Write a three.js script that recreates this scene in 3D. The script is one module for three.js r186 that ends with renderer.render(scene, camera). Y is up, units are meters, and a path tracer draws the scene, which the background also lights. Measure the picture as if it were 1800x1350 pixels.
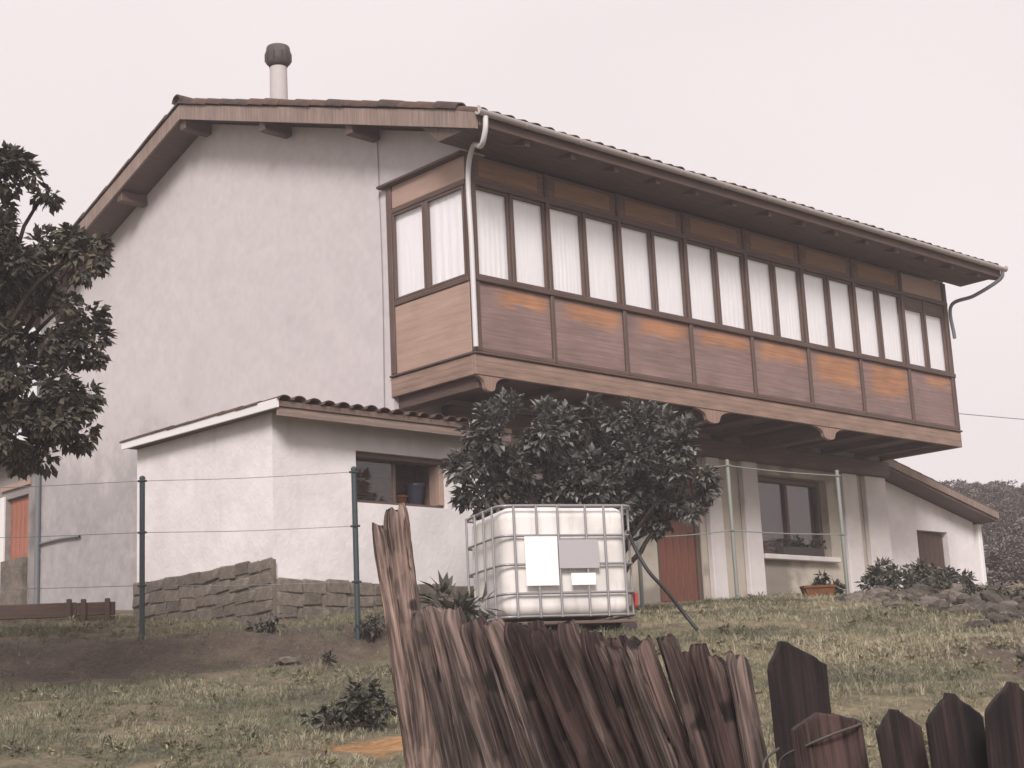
import * as THREE from 'three';
import { mergeGeometries } from 'three/addons/utils/BufferGeometryUtils.js';
import { RoundedBoxGeometry } from 'three/addons/geometries/RoundedBoxGeometry.js';

// ------------------------------------------------------------------ camera, sky, sun, exposure
const scene = new THREE.Scene();
const renderer = new THREE.WebGLRenderer({ antialias: true });
renderer.toneMapping = THREE.LinearToneMapping;
renderer.toneMappingExposure = 2.2;
renderer.shadowMap.enabled = true;
renderer.setSize(1024, 768);

const YAW = 0.759, PITCH = 0.210, ROLL = -0.048, EYE = [-11.903, 1.6, 13.121];
const camera = new THREE.PerspectiveCamera(2 * Math.atan(675 / 2778) * 180 / Math.PI, 4 / 3, 0.1, 1500);
camera.position.set(...EYE);
camera.rotation.set(PITCH, -YAW, ROLL, 'YXZ');

// one overcast sky: pale, faintly pink cloud
function rng(seed) { let a = seed >>> 0; return () => { a = (a + 0x6D2B79F5) >>> 0; let t = Math.imul(a ^ (a >>> 15), 1 | a); t = (t + Math.imul(t ^ (t >>> 7), 61 | t)) ^ t; return ((t ^ (t >>> 14)) >>> 0) / 4294967296; }; }
function hash(x, y, s) { let h = Math.imul(x, 374761393) + Math.imul(y, 668265263) + Math.imul(s, 2147483647 ^ 0x5bd1e995); h = Math.imul(h ^ (h >>> 13), 1274126177); return ((h ^ (h >>> 16)) >>> 0) / 4294967296; }
const fade = t => t * t * (3 - 2 * t);
function vnoise(x, y, px, py, s) {        // tileable value noise
  const x0 = Math.floor(x), y0 = Math.floor(y), fx = fade(x - x0), fy = fade(y - y0);
  const m = (a, p) => ((a % p) + p) % p;
  const a = m(x0, px), b = m(x0 + 1, px), c = m(y0, py), d = m(y0 + 1, py);
  return (hash(a, c, s) * (1 - fx) + hash(b, c, s) * fx) * (1 - fy) + (hash(a, d, s) * (1 - fx) + hash(b, d, s) * fx) * fy;
}
function fbm(u, v, px, py, oct, s) { let r = 0, a = 0.5, n = 0; for (let i = 0; i < oct; i++) { r += a * vnoise(u * px, v * py, px, py, s + i); n += a; a *= 0.55; px *= 2; py *= 2; } return r / n; }
const N2 = (x, y, s) => vnoise(x, y, 4096, 4096, s);
function FB(x, y, s, oct = 4) { let r = 0, a = 0.5, n = 0; for (let i = 0; i < oct; i++) { r += a * N2(x + 900, y + 900, s + i); n += a; a *= 0.5; x *= 2.03; y *= 2.03; } return r / n; }
const clamp = (x, a = 0, b = 1) => Math.min(b, Math.max(a, x));
const sstep = (a, b, x) => fade(clamp((x - a) / (b - a)));
const lerp = (a, b, t) => a + (b - a) * t;

{
  const W = 512, Hh = 256, data = new Float32Array(W * Hh * 4);
  for (let j = 0; j < Hh; j++) for (let i = 0; i < W; i++) {
    const u = i / W, v = j / Hh, n = fbm(u, v, 6, 6, 5, 11) - 0.5, k = 1 + 0.30 * n, o = (j * W + i) * 4;
    data[o] = 0.425 * k; data[o + 1] = 0.385 * k; data[o + 2] = 0.387 * k; data[o + 3] = 1;
  }
  const sky = new THREE.DataTexture(data, W, Hh, THREE.RGBAFormat, THREE.FloatType);
  sky.mapping = THREE.EquirectangularReflectionMapping; sky.magFilter = THREE.LinearFilter; sky.minFilter = THREE.LinearFilter; sky.needsUpdate = true;
  scene.background = sky; scene.environment = sky;
}
const sun = new THREE.DirectionalLight(new THREE.Color(1.0, 0.94, 0.92), 1.5);
sun.position.set(-30, 31, 27); sun.target.position.set(0, 4, -2);
sun.castShadow = true; sun.shadow.radius = 34; sun.shadow.mapSize.set(2048, 2048);
Object.assign(sun.shadow.camera, { left: -30, right: 30, top: 30, bottom: -30, near: 1, far: 140 });
scene.add(sun, sun.target);
// added pale fog that lifts the dark tones and fades the far hill
scene.fog = new THREE.FogExp2(new THREE.Color().setRGB(0.86, 0.80, 0.80), 0.0030);

// ------------------------------------------------------------------ the plot: s = along the fence side, t = up the slope from the lane
const RX = Math.cos(YAW), RZ = Math.sin(YAW), FX = Math.sin(YAW), FZ = -Math.cos(YAW);
const site = (s, y, t) => new THREE.Vector3(EYE[0] + RX * s + FX * t, y, EYE[2] + RZ * s + FZ * t);
function interp(tab, t) { if (t <= tab[0][0]) return tab[0][1]; for (let i = 1; i < tab.length; i++) if (t <= tab[i][0]) { const [a, b] = tab[i - 1], [c, d] = tab[i]; return lerp(b, d, (t - a) / (c - a)); } return tab[tab.length - 1][1]; }
const PL = [[-60, -0.6], [-6, -0.2], [0, 0], [4, 0.55], [9, 1.38], [13, 1.95], [15.2, 2.2], [15.85, 2.58], [17, 2.78], [20, 3.2], [24, 3.42], [60, 3.6], [400, 4]];
const PR = [[-60, -0.6], [-6, -0.2], [0, 0], [4, 0.55], [9, 1.45], [13.8, 2.28], [17, 2.65], [20.5, 2.95], [23, 3.14], [60, 3.6], [400, 4]];
function ground(s, t) {
  const w = sstep(-0.09, 0.0, s / Math.max(t, 6));
  let h = lerp(interp(PL, t), interp(PR, t), w);
  h += (FB(s * 0.9, t * 0.9, 71, 3) - 0.5) * 0.16 + (FB(s * 4, t * 4, 75, 3) - 0.5) * 0.05;
  if (t > 26) {
    const k = sstep(26, 70, t), ss = s * 70 / t;
    const ridge = 5.8 * sstep(3, 14, ss) * (1 - 0.35 * sstep(19, 40, ss)) + 0.9 * (FB(s * 0.12, t * 0.12, 33, 4) - 0.5);
    h += k * ridge * (t / 70 > 1 ? 1 : 1) + k * 0.4;
  }
  return h;
}
const gpos = (s, t, up = 0) => site(s, ground(s, t) + up, t);

// ------------------------------------------------------------------ textures
function tex(size, fn, srgb = true, rep = 1) {
  const w = size, h = size, d = new Uint8Array(w * h * 4);
  for (let j = 0; j < h; j++) for (let i = 0; i < w; i++) { const c = fn(i / w, j / h), o = (j * w + i) * 4; d[o] = clamp(c[0]) * 255; d[o + 1] = clamp(c[1]) * 255; d[o + 2] = clamp(c[2]) * 255; d[o + 3] = 255; }
  const t = new THREE.DataTexture(d, w, h, THREE.RGBAFormat); t.wrapS = t.wrapT = THREE.RepeatWrapping; t.magFilter = THREE.LinearFilter; t.minFilter = THREE.LinearMipmapLinearFilter; t.generateMipmaps = true;
  if (srgb) t.colorSpace = THREE.SRGBColorSpace; t.repeat.set(1 / rep, 1 / rep); t.needsUpdate = true; return t;
}
const g3 = v => [v, v, v];
const plasterC = tex(512, (u, v) => { const a = fbm(u, v, 3, 3, 6, 1), b = fbm(u, v, 24, 24, 3, 7), st = fbm(u, v, 20, 2, 4, 17), k = 0.80 + 0.16 * a + 0.06 * b - 0.03 * sstep(0.6, 0.85, st); return [k, k * 0.992, k * 0.985]; }, true, 3.2);
const plasterB = tex(512, (u, v) => g3(0.6 * fbm(u, v, 40, 40, 3, 21) + 0.4 * fbm(u, v, 8, 8, 3, 23)), false, 1.6);
const grime = tex(512, (u, v) => { const a = fbm(u, v, 4, 4, 6, 41), b = fbm(u, v, 12, 12, 4, 47), m = sstep(0.45, 0.62, a), k = lerp(0.92, 0.70, m) + 0.12 * (b - 0.5); return [k, k * 0.985, k * 0.97]; }, true, 4.1);
const woodC = tex(512, (u, v) => { const g = fbm(u, v, 40, 3, 4, 31), c = fbm(u, v, 5, 2, 4, 35), f = fbm(u, v, 128, 8, 2, 38), k = 0.56 + 0.26 * g + 0.18 * c + 0.10 * f; return [k, k * 0.97, k * 0.94]; }, true, 0.9);
const woodS = tex(256, (u, v) => { const g = fbm(u, v, 30, 2, 4, 33), c = fbm(u, v, 4, 3, 4, 36), k = 0.80 + 0.10 * g + 0.10 * c; return [k, k * 0.98, k * 0.96]; }, true, 0.9);
const woodB = tex(512, (u, v) => g3(0.6 * fbm(u, v, 64, 4, 3, 51) + 0.4 * fbm(u, v, 20, 2, 3, 53)), false, 0.9);
const barkC = tex(512, (u, v) => { const g = fbm(u, v, 44, 2, 4, 61), f = fbm(u, v, 150, 5, 3, 65), c = fbm(u, v, 4, 2, 4, 67), k = 0.34 + 0.50 * sstep(0.30, 0.74, 0.55 * g + 0.45 * f) + 0.34 * (c - 0.42); const li = sstep(0.60, 0.70, fbm(u, v, 9, 6, 5, 69)), kn = sstep(0.78, 0.84, fbm(u, v, 7, 5, 2, 68)), m = lerp(k, 0.80, li * 0.45) * (1 - 0.55 * kn); return [m, m * 0.965, m * 0.945]; }, true, 0.75);
const barkB = tex(512, (u, v) => g3(0.6 * fbm(u, v, 40, 2, 3, 71) + 0.4 * fbm(u, v, 128, 6, 2, 73)), false, 0.6);
const stoneC = tex(512, (u, v) => { const a = fbm(u, v, 5, 5, 6, 81), b = fbm(u, v, 30, 30, 3, 85), k = 0.5 + 0.4 * a + 0.18 * (b - 0.5); return [k, k * 0.97, k * 0.92]; }, true, 0.8);
const stoneB = tex(512, (u, v) => g3(fbm(u, v, 14, 14, 5, 91)), false, 0.7);
const soilC = tex(512, (u, v) => { const a = fbm(u, v, 8, 8, 6, 101), b = fbm(u, v, 60, 60, 3, 107), k = 0.62 + 0.3 * a + 0.26 * (b - 0.5); return [k, k * 0.98, k * 0.94]; }, true, 1.7);
const soilB = tex(512, (u, v) => g3(0.5 * fbm(u, v, 12, 12, 5, 111) + 0.5 * fbm(u, v, 60, 60, 2, 115)), false, 1.3);
const clothC = tex(256, (u, v) => g3(0.95 + 0.05 * fbm(u, v, 24, 3, 3, 121)), true, 0.8);

const tankC = tex(256, (u, v) => { const a = fbm(u, v, 3, 3, 5, 501), b = fbm(u, v, 24, 2, 4, 511), k = 0.97 - 0.09 * sstep(0.5, 0.75, a) - 0.05 * sstep(0.55, 0.8, b); return [k, k * 0.99, k * 0.965]; }, true, 1);
const lin = (r, g, b) => new THREE.Color().setRGB(r, g, b);
const M = (c, o = {}) => new THREE.MeshStandardMaterial({ color: lin(...c), roughness: 0.85, ...o });
const mat = {
  plaster: M([0.72, 0.69, 0.69], { map: plasterC, bumpMap: plasterB, bumpScale: 0.006, roughness: 0.95 }),
  annexPlaster: M([0.93, 0.90, 0.905], { map: plasterC, bumpMap: plasterB, bumpScale: 0.006, roughness: 0.95 }),
  cement: M([0.33, 0.31, 0.31], { map: grime, bumpMap: plasterB, bumpScale: 0.01, roughness: 0.97 }),
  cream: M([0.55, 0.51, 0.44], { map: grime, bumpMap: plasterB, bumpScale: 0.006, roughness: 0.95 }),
  pilaster: M([0.78, 0.74, 0.73], { map: plasterC, bumpMap: plasterB, bumpScale: 0.004, roughness: 0.9 }),
  wood: M([0.25, 0.155, 0.12], { map: woodC, bumpMap: woodB, bumpScale: 0.003, roughness: 0.7 }),
  woodFrame: M([0.155, 0.103, 0.088], { map: woodC, bumpMap: woodB, bumpScale: 0.003, roughness: 0.65 }),
  frieze: M([0.36, 0.225, 0.14], { map: woodC, bumpMap: woodB, bumpScale: 0.003, roughness: 0.65 }),
  woodTan: M([0.50, 0.36, 0.30], { map: woodS, bumpMap: woodB, bumpScale: 0.003, roughness: 0.65 }),
  woodSkirt: M([0.40, 0.285, 0.235], { map: woodC, bumpMap: woodB, bumpScale: 0.003, roughness: 0.7 }),
  barge: M([0.37, 0.295, 0.265], { map: woodC, bumpMap: woodB, bumpScale: 0.003, roughness: 0.8 }),
  tile: M([0.17, 0.105, 0.085], { map: stoneC, bumpMap: stoneB, bumpScale: 0.004, roughness: 0.9 }),
  tile2: M([0.13, 0.09, 0.08], { map: stoneC, bumpMap: stoneB, bumpScale: 0.004, roughness: 0.9 }),
  tile3: M([0.21, 0.13, 0.10], { map: stoneC, bumpMap: stoneB, bumpScale: 0.004, roughness: 0.9 }),
  gutter: M([0.50, 0.46, 0.45], { roughness: 0.45, metalness: 0.2 }),
  pipe: M([0.62, 0.60, 0.60], { roughness: 0.5 }),
  darkPipe: M([0.14, 0.15, 0.16], { roughness: 0.6 }),
  glass: new THREE.MeshPhysicalMaterial({ color: 0xffffff, roughness: 0.03, transmission: 1, thickness: 0, ior: 1.5 }),
  blind: M([0.90, 0.89, 0.90], { map: clothC, roughness: 0.9 }),
  brownDoor: M([0.25, 0.095, 0.06], { map: woodC, bumpMap: woodB, bumpScale: 0.003, roughness: 0.6 }),
  orangeDoor: M([0.48, 0.19, 0.125], { map: woodC, bumpMap: woodB, bumpScale: 0.003, roughness: 0.7 }),
  darkDoor: M([0.13, 0.085, 0.06], { map: woodC, bumpMap: woodB, bumpScale: 0.003, roughness: 0.7 }),
  curtainBrown: M([0.08, 0.05, 0.045], { map: clothC, roughness: 0.95 }),
  dark: M([0.05, 0.042, 0.04], { roughness: 0.95 }),
  stone: M([0.37, 0.335, 0.305], { map: stoneC, bumpMap: stoneB, bumpScale: 0.012, roughness: 0.95 }),
  stone2: M([0.33, 0.30, 0.275], { map: stoneC, bumpMap: stoneB, bumpScale: 0.012, roughness: 0.95 }),
  stone3: M([0.41, 0.375, 0.345], { map: stoneC, bumpMap: stoneB, bumpScale: 0.012, roughness: 0.95 }),
  mortar: M([0.36, 0.33, 0.30], { map: stoneC, bumpMap: stoneB, bumpScale: 0.02, roughness: 1 }),
  paleRock: M([0.40, 0.365, 0.335], { map: stoneC, bumpMap: stoneB, bumpScale: 0.012, roughness: 0.95 }),
  greyRock: M([0.22, 0.20, 0.185], { map: stoneC, bumpMap: stoneB, bumpScale: 0.012, roughness: 0.95 }),
  chimney: M([0.62, 0.58, 0.57], { map: plasterC, roughness: 0.8 }),
  cowl: M([0.17, 0.15, 0.15], { map: stoneC, roughness: 0.7 }),
  greenMetal: M([0.035, 0.055, 0.06], { roughness: 0.5, metalness: 0.1 }),
  paleGreenMetal: M([0.24, 0.26, 0.235], { roughness: 0.55, metalness: 0.1 }),
  wire: M([0.25, 0.25, 0.25], { roughness: 0.5, metalness: 0.6 }),
  paling: [M([0.23, 0.165, 0.15], { map: barkC, bumpMap: barkB, bumpScale: 0.016, roughness: 0.95 }), M([0.34, 0.265, 0.24], { map: barkC, bumpMap: barkB, bumpScale: 0.016, roughness: 0.95 }), M([0.14, 0.088, 0.082], { map: barkC, bumpMap: barkB, bumpScale: 0.016, roughness: 0.95 })],
  palePost: M([0.50, 0.38, 0.33], { map: barkC, bumpMap: barkB, bumpScale: 0.014, roughness: 0.95 }),
  picket: [M([0.065, 0.040, 0.040], { map: barkC, bumpMap: barkB, bumpScale: 0.006, roughness: 0.9 }), M([0.055, 0.034, 0.034], { map: barkC, bumpMap: barkB, bumpScale: 0.006, roughness: 0.9 }), M([0.08, 0.05, 0.048], { map: barkC, bumpMap: barkB, bumpScale: 0.006, roughness: 0.9 })],
  darkPost: M([0.030, 0.019, 0.019], { map: barkC, bumpMap: barkB, bumpScale: 0.008, roughness: 0.9 }),
  trunk: M([0.09, 0.07, 0.055], { map: barkC, bumpMap: barkB, bumpScale: 0.02, roughness: 0.95 }),
  tank: new THREE.MeshPhysicalMaterial({ color: lin(0.9, 0.885, 0.89), map: tankC, roughness: 0.42 }),
  cage: M([0.33, 0.32, 0.33], { roughness: 0.45, metalness: 0.5 }),
  label: M([0.90, 0.89, 0.89], { roughness: 0.5 }),
  plate: M([0.50, 0.48, 0.49], { roughness: 0.4, metalness: 0.4 }),
  black: M([0.012, 0.012, 0.013], { roughness: 0.5 }),
  red: M([0.45, 0.04, 0.04], { roughness: 0.5 }),
  terracotta: M([0.33, 0.125, 0.04], { map: stoneC, roughness: 0.85 }),
  bluePot: M([0.03, 0.035, 0.06], { roughness: 0.5 }),
  white: M([0.80, 0.78, 0.77], { roughness: 0.6 }),
  board: M([0.24, 0.18, 0.155], { map: woodC, bumpMap: woodB, bumpScale: 0.004, roughness: 0.9 }),
  edging: M([0.105, 0.07, 0.06], { map: woodC, bumpMap: woodB, bumpScale: 0.005, roughness: 0.95 }),
};

// ------------------------------------------------------------------ helpers
function clean(g) { if (g.index) g = g.toNonIndexed(); for (const k of Object.keys(g.attributes)) if (!['position', 'normal', 'uv'].includes(k)) g.deleteAttribute(k); g.morphAttributes = {}; return g; }
function boxUV(g) {
  g = clean(g); if (!g.attributes.normal) g.computeVertexNormals();
  const p = g.attributes.position, uv = new Float32Array(p.count * 2), A = new THREE.Vector3(), B = new THREE.Vector3(), C = new THREE.Vector3();
  for (let i = 0; i < p.count; i += 3) {
    A.fromBufferAttribute(p, i); B.fromBufferAttribute(p, i + 1); C.fromBufferAttribute(p, i + 2);
    const n = B.clone().sub(A).cross(C.clone().sub(A)), ax = Math.abs(n.x), ay = Math.abs(n.y), az = Math.abs(n.z);
    [A, B, C].forEach((q, k) => { const o = (i + k) * 2; if (ax >= ay && ax >= az) { uv[o] = q.z; uv[o + 1] = q.y; } else if (ay >= az) { uv[o] = q.z; uv[o + 1] = q.x; } else { uv[o] = q.x; uv[o + 1] = q.y; } });
  }
  g.setAttribute('uv', new THREE.BufferAttribute(uv, 2)); return g;
}
const cache = new Map();
function cbox(w, h, d, c = 0.006) {          // box with chamfered edges, grain along its longest side
  const key = [w, h, d, c].map(v => v.toFixed(4)).join(); if (cache.has(key)) return cache.get(key);
  c = Math.min(c, w * 0.3, h * 0.3, d * 0.3);
  const X = w / 2, Y = h / 2, Z = d / 2, tri = [], hs = [X, Y, Z];
  const pt = (ax, s) => { const v = [s[0] * (X - c), s[1] * (Y - c), s[2] * (Z - c)]; v[ax] = s[ax] * hs[ax]; return v; };
  const add = (a, b, e) => { const n = new THREE.Vector3(b[0] - a[0], b[1] - a[1], b[2] - a[2]).cross(new THREE.Vector3(e[0] - a[0], e[1] - a[1], e[2] - a[2])), m = [(a[0] + b[0] + e[0]), (a[1] + b[1] + e[1]), (a[2] + b[2] + e[2])]; if (n.x * m[0] / X / X + n.y * m[1] / Y / Y + n.z * m[2] / Z / Z >= 0) tri.push(a, b, e); else tri.push(a, e, b); };
  for (let ax = 0; ax < 3; ax++) for (const s of [-1, 1]) { const o1 = (ax + 1) % 3, o2 = (ax + 2) % 3, q = (i, j) => { const t = [0, 0, 0]; t[ax] = s; t[o1] = i; t[o2] = j; return pt(ax, t); }; add(q(-1, -1), q(1, -1), q(1, 1)); add(q(-1, -1), q(1, 1), q(-1, 1)); }
  for (let ax = 0; ax < 3; ax++) { const o1 = (ax + 1) % 3, o2 = (ax + 2) % 3; for (const i of [-1, 1]) for (const j of [-1, 1]) { const t1 = [0, 0, 0], t2 = [0, 0, 0]; t1[ax] = -1; t1[o1] = i; t1[o2] = j; t2[ax] = 1; t2[o1] = i; t2[o2] = j; add(pt(o1, t1), pt(o1, t2), pt(o2, t2)); add(pt(o1, t1), pt(o2, t2), pt(o2, t1)); } }
  for (const i of [-1, 1]) for (const j of [-1, 1]) for (const k of [-1, 1]) { const t = [i, j, k]; add(pt(0, t), pt(1, t), pt(2, t)); }
  const g = new THREE.BufferGeometry(); g.setAttribute('position', new THREE.Float32BufferAttribute(tri.flat(), 3)); g.computeVertexNormals();
  const L = w >= h && w >= d ? 0 : h >= d ? 1 : 2, uv = [], r = hash(Math.round(w * 977), Math.round(h * 977 + d * 131), 5);
  for (const p of tri) { const o = [p[(L + 1) % 3], p[(L + 2) % 3]]; uv.push(o[0] + o[1] + r, p[L] + r * 3); }
  g.setAttribute('uv', new THREE.Float32BufferAttribute(uv, 2)); cache.set(key, g); return g;
}
function mesh(name, g, m, parent) { const o = new THREE.Mesh(g, m); o.name = name; o.castShadow = o.receiveShadow = true; if (parent) parent.add(o); return o; }
function box(name, m, parent, x0, x1, y0, y1, z0, z1, c) { const o = mesh(name, cbox(Math.abs(x1 - x0), Math.abs(y1 - y0), Math.abs(z1 - z0), c), m, parent); o.position.set((x0 + x1) / 2, (y0 + y1) / 2, (z0 + z1) / 2); return o; }
function gbox(x0, x1, y0, y1, z0, z1, c) { return cbox(x1 - x0, y1 - y0, z1 - z0, c).clone().translate((x0 + x1) / 2, (y0 + y1) / 2, (z0 + z1) / 2); }
const used = {};
function numbered(n) { const k = used[n] = (used[n] ?? -1) + 1; return k ? `${n}_${String(k).padStart(3, '0')}` : n; }
function tag(o, label, category, group, kind) { o.userData = { label, category }; if (group) o.userData.group = group; if (kind) o.userData.kind = kind; return o; }
function thing(name, label, category, group) { const o = new THREE.Group(); o.name = numbered(name); scene.add(o); return tag(o, label, category, group); }
function top(name, g, m, label, category, group) { const o = mesh(numbered(name), g, m, scene); return tag(o, label, category, group); }
function struct(name, g, m) { const o = mesh(name, g, m, scene); o.userData.kind = 'structure'; return o; }
function shapeOf(pts) { const s = new THREE.Shape(); pts.forEach(([x, y], i) => i ? s.lineTo(x, y) : s.moveTo(x, y)); return s; }
function holeOf(x0, x1, y0, y1) { const h = new THREE.Path(); h.moveTo(x0, y0); h.lineTo(x0, y1); h.lineTo(x1, y1); h.lineTo(x1, y0); h.closePath(); return h; }
function extXY(pts, z0, z1, holes = [], bevel = 0) { const s = shapeOf(pts); s.holes.push(...holes.map(h => holeOf(...h))); const g = new THREE.ExtrudeGeometry(s, { depth: z1 - z0 - 2 * bevel, bevelEnabled: bevel > 0, bevelSize: bevel, bevelThickness: bevel, bevelSegments: 1, curveSegments: 8 }); g.translate(0, 0, z0 + bevel); return boxUV(g); }
function extZY(pts, x0, x1, holes = []) { const g = new THREE.ExtrudeGeometry((() => { const s = shapeOf(pts.map(([z, y]) => [-z, y])); s.holes.push(...holes.map(([a, b, c, d]) => holeOf(-b, -a, c, d))); return s; })(), { depth: x1 - x0, bevelEnabled: false }); g.rotateY(Math.PI / 2); g.translate(x0, 0, 0); return boxUV(g); }   // points are (z, y)
function tube(pts, r, seg = 24, rad = 8) { const c = new THREE.CatmullRomCurve3(pts.map(p => p.isVector3 ? p : new THREE.Vector3(...p)), false, 'centripetal'); return clean(new THREE.TubeGeometry(c, seg, r, rad, false)); }
const vec = (...a) => new THREE.Vector3(...a);

// ------------------------------------------------------------------ the ground
{
  const axis = (parts) => { const a = []; for (const [from, to, step] of parts) for (let v = from; v < to - 1e-6; v += step) a.push(v); a.push(parts[parts.length - 1][1]); return a; };
  const S = axis([[-320, -40, 28], [-40, -8, 2], [-8, 9, 0.11], [9, 40, 1.2], [40, 320, 28]]), T = axis([[-60, 3, 3], [3, 8, 0.5], [8, 24, 0.11], [24, 90, 1.2], [90, 460, 37]]);
  const pos = [], col = [], uv = [], idx = [], olive = [0.180, 0.172, 0.110], dry = [0.31, 0.265, 0.18], straw = [0.37, 0.32, 0.215], earth = [0.125, 0.095, 0.082], sand = [0.56, 0.32, 0.14], scrub = [0.19, 0.163, 0.145];
  const mix = (a, b, k) => a.map((v, i) => lerp(v, b[i], k));
  for (const t of T) for (const s of S) {
    const p = gpos(s, t); pos.push(p.x, p.y, p.z); uv.push(s, t);
    const n1 = FB(s * 0.8, t * 1.3, 5, 5), n2 = FB(s * 3.1, t * 4.2, 9, 4), n3 = FB(s * 9, t * 9, 13, 2);
    let c = mix(olive, dry, sstep(0.36, 0.64, 0.55 * n1 + 0.45 * n2));
    c = mix(c, straw, 0.75 * sstep(-0.02, 0.12, s / Math.max(t, 5)) * sstep(0.3, 0.6, n1 * 0.5 + n2 * 0.5));
    c = mix(c, earth, 0.8 * sstep(0.56, 0.68, FB(s * 1.7 + 40, t * 2.4, 19, 4)));
    const bank = sstep(14.6, 15.3, t + (n2 - 0.5) * 2.4) * (1 - sstep(15.9, 16.8, t + (n1 - 0.5) * 0.8)) * (1 - sstep(-0.08, -0.04, s / Math.max(t, 6)));
    c = mix(c, earth, 0.85 * bank * sstep(0.25, 0.5, n2 + 0.25 * n3));
    const sd = Math.hypot((s + 0.83) / 0.42, (t - 9.75) / 0.55) + (n2 - 0.5) * 0.9;
    c = mix(c, sand, 1 - sstep(0.75, 0.95, sd));
    c = mix(c, scrub, sstep(27, 40, t) * (0.75 + 0.25 * n1));
    const k = 0.86 + 0.28 * n3; col.push(c[0] * k, c[1] * k, c[2] * k);
  }
  const w = S.length; for (let j = 0; j < T.length - 1; j++) for (let i = 0; i < w - 1; i++) { const a = j * w + i; idx.push(a, a + 1, a + w, a + 1, a + w + 1, a + w); }
  const g = new THREE.BufferGeometry(); g.setAttribute('position', new THREE.Float32BufferAttribute(pos, 3)); g.setAttribute('color', new THREE.Float32BufferAttribute(col, 3)); g.setAttribute('uv', new THREE.Float32BufferAttribute(uv, 2)); g.setIndex(idx); g.computeVertexNormals();
  struct('ground', g, M([1, 1, 1], { vertexColors: true, map: soilC, bumpMap: soilB, bumpScale: 0.03, roughness: 1 }));
}

// ------------------------------------------------------------------ the house
const H = 5.787, L = 10.304, D = 1.528, TAN = 0.339, OX = -0.495, RXE = 10.84, ZR = -5.59, YR = 10.50, ZE = 0.70, ZB = -11.15;
const roofY = z => YR - TAN * Math.abs(z - ZR);      // upper face of the boards under the tiles
// the gable's render: white over mottled cement grey, with tree shade painted into the grey low at the rear
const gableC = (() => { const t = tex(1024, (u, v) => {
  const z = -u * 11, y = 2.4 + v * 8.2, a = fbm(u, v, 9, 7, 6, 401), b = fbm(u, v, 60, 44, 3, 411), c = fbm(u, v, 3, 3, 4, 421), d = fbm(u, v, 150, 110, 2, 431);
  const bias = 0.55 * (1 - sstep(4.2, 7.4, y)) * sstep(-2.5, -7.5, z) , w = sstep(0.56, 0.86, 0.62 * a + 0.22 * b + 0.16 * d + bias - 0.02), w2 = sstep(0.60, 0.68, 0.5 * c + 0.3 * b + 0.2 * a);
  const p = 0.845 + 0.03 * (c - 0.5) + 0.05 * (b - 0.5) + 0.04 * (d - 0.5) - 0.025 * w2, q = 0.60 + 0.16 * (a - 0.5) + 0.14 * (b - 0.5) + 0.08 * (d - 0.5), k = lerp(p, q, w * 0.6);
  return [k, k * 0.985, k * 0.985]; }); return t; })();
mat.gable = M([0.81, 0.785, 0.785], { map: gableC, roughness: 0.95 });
function wallUV(g) { const p = g.attributes.position, uv = g.attributes.uv; for (let i = 0; i < p.count; i++) uv.setXY(i, -p.getZ(i) / 11, (p.getY(i) - 2.4) / 8.2); return g; }
const house = thing('house', 'large white plastered house with a glazed brown timber gallery under a tiled gable roof', 'house');
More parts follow.
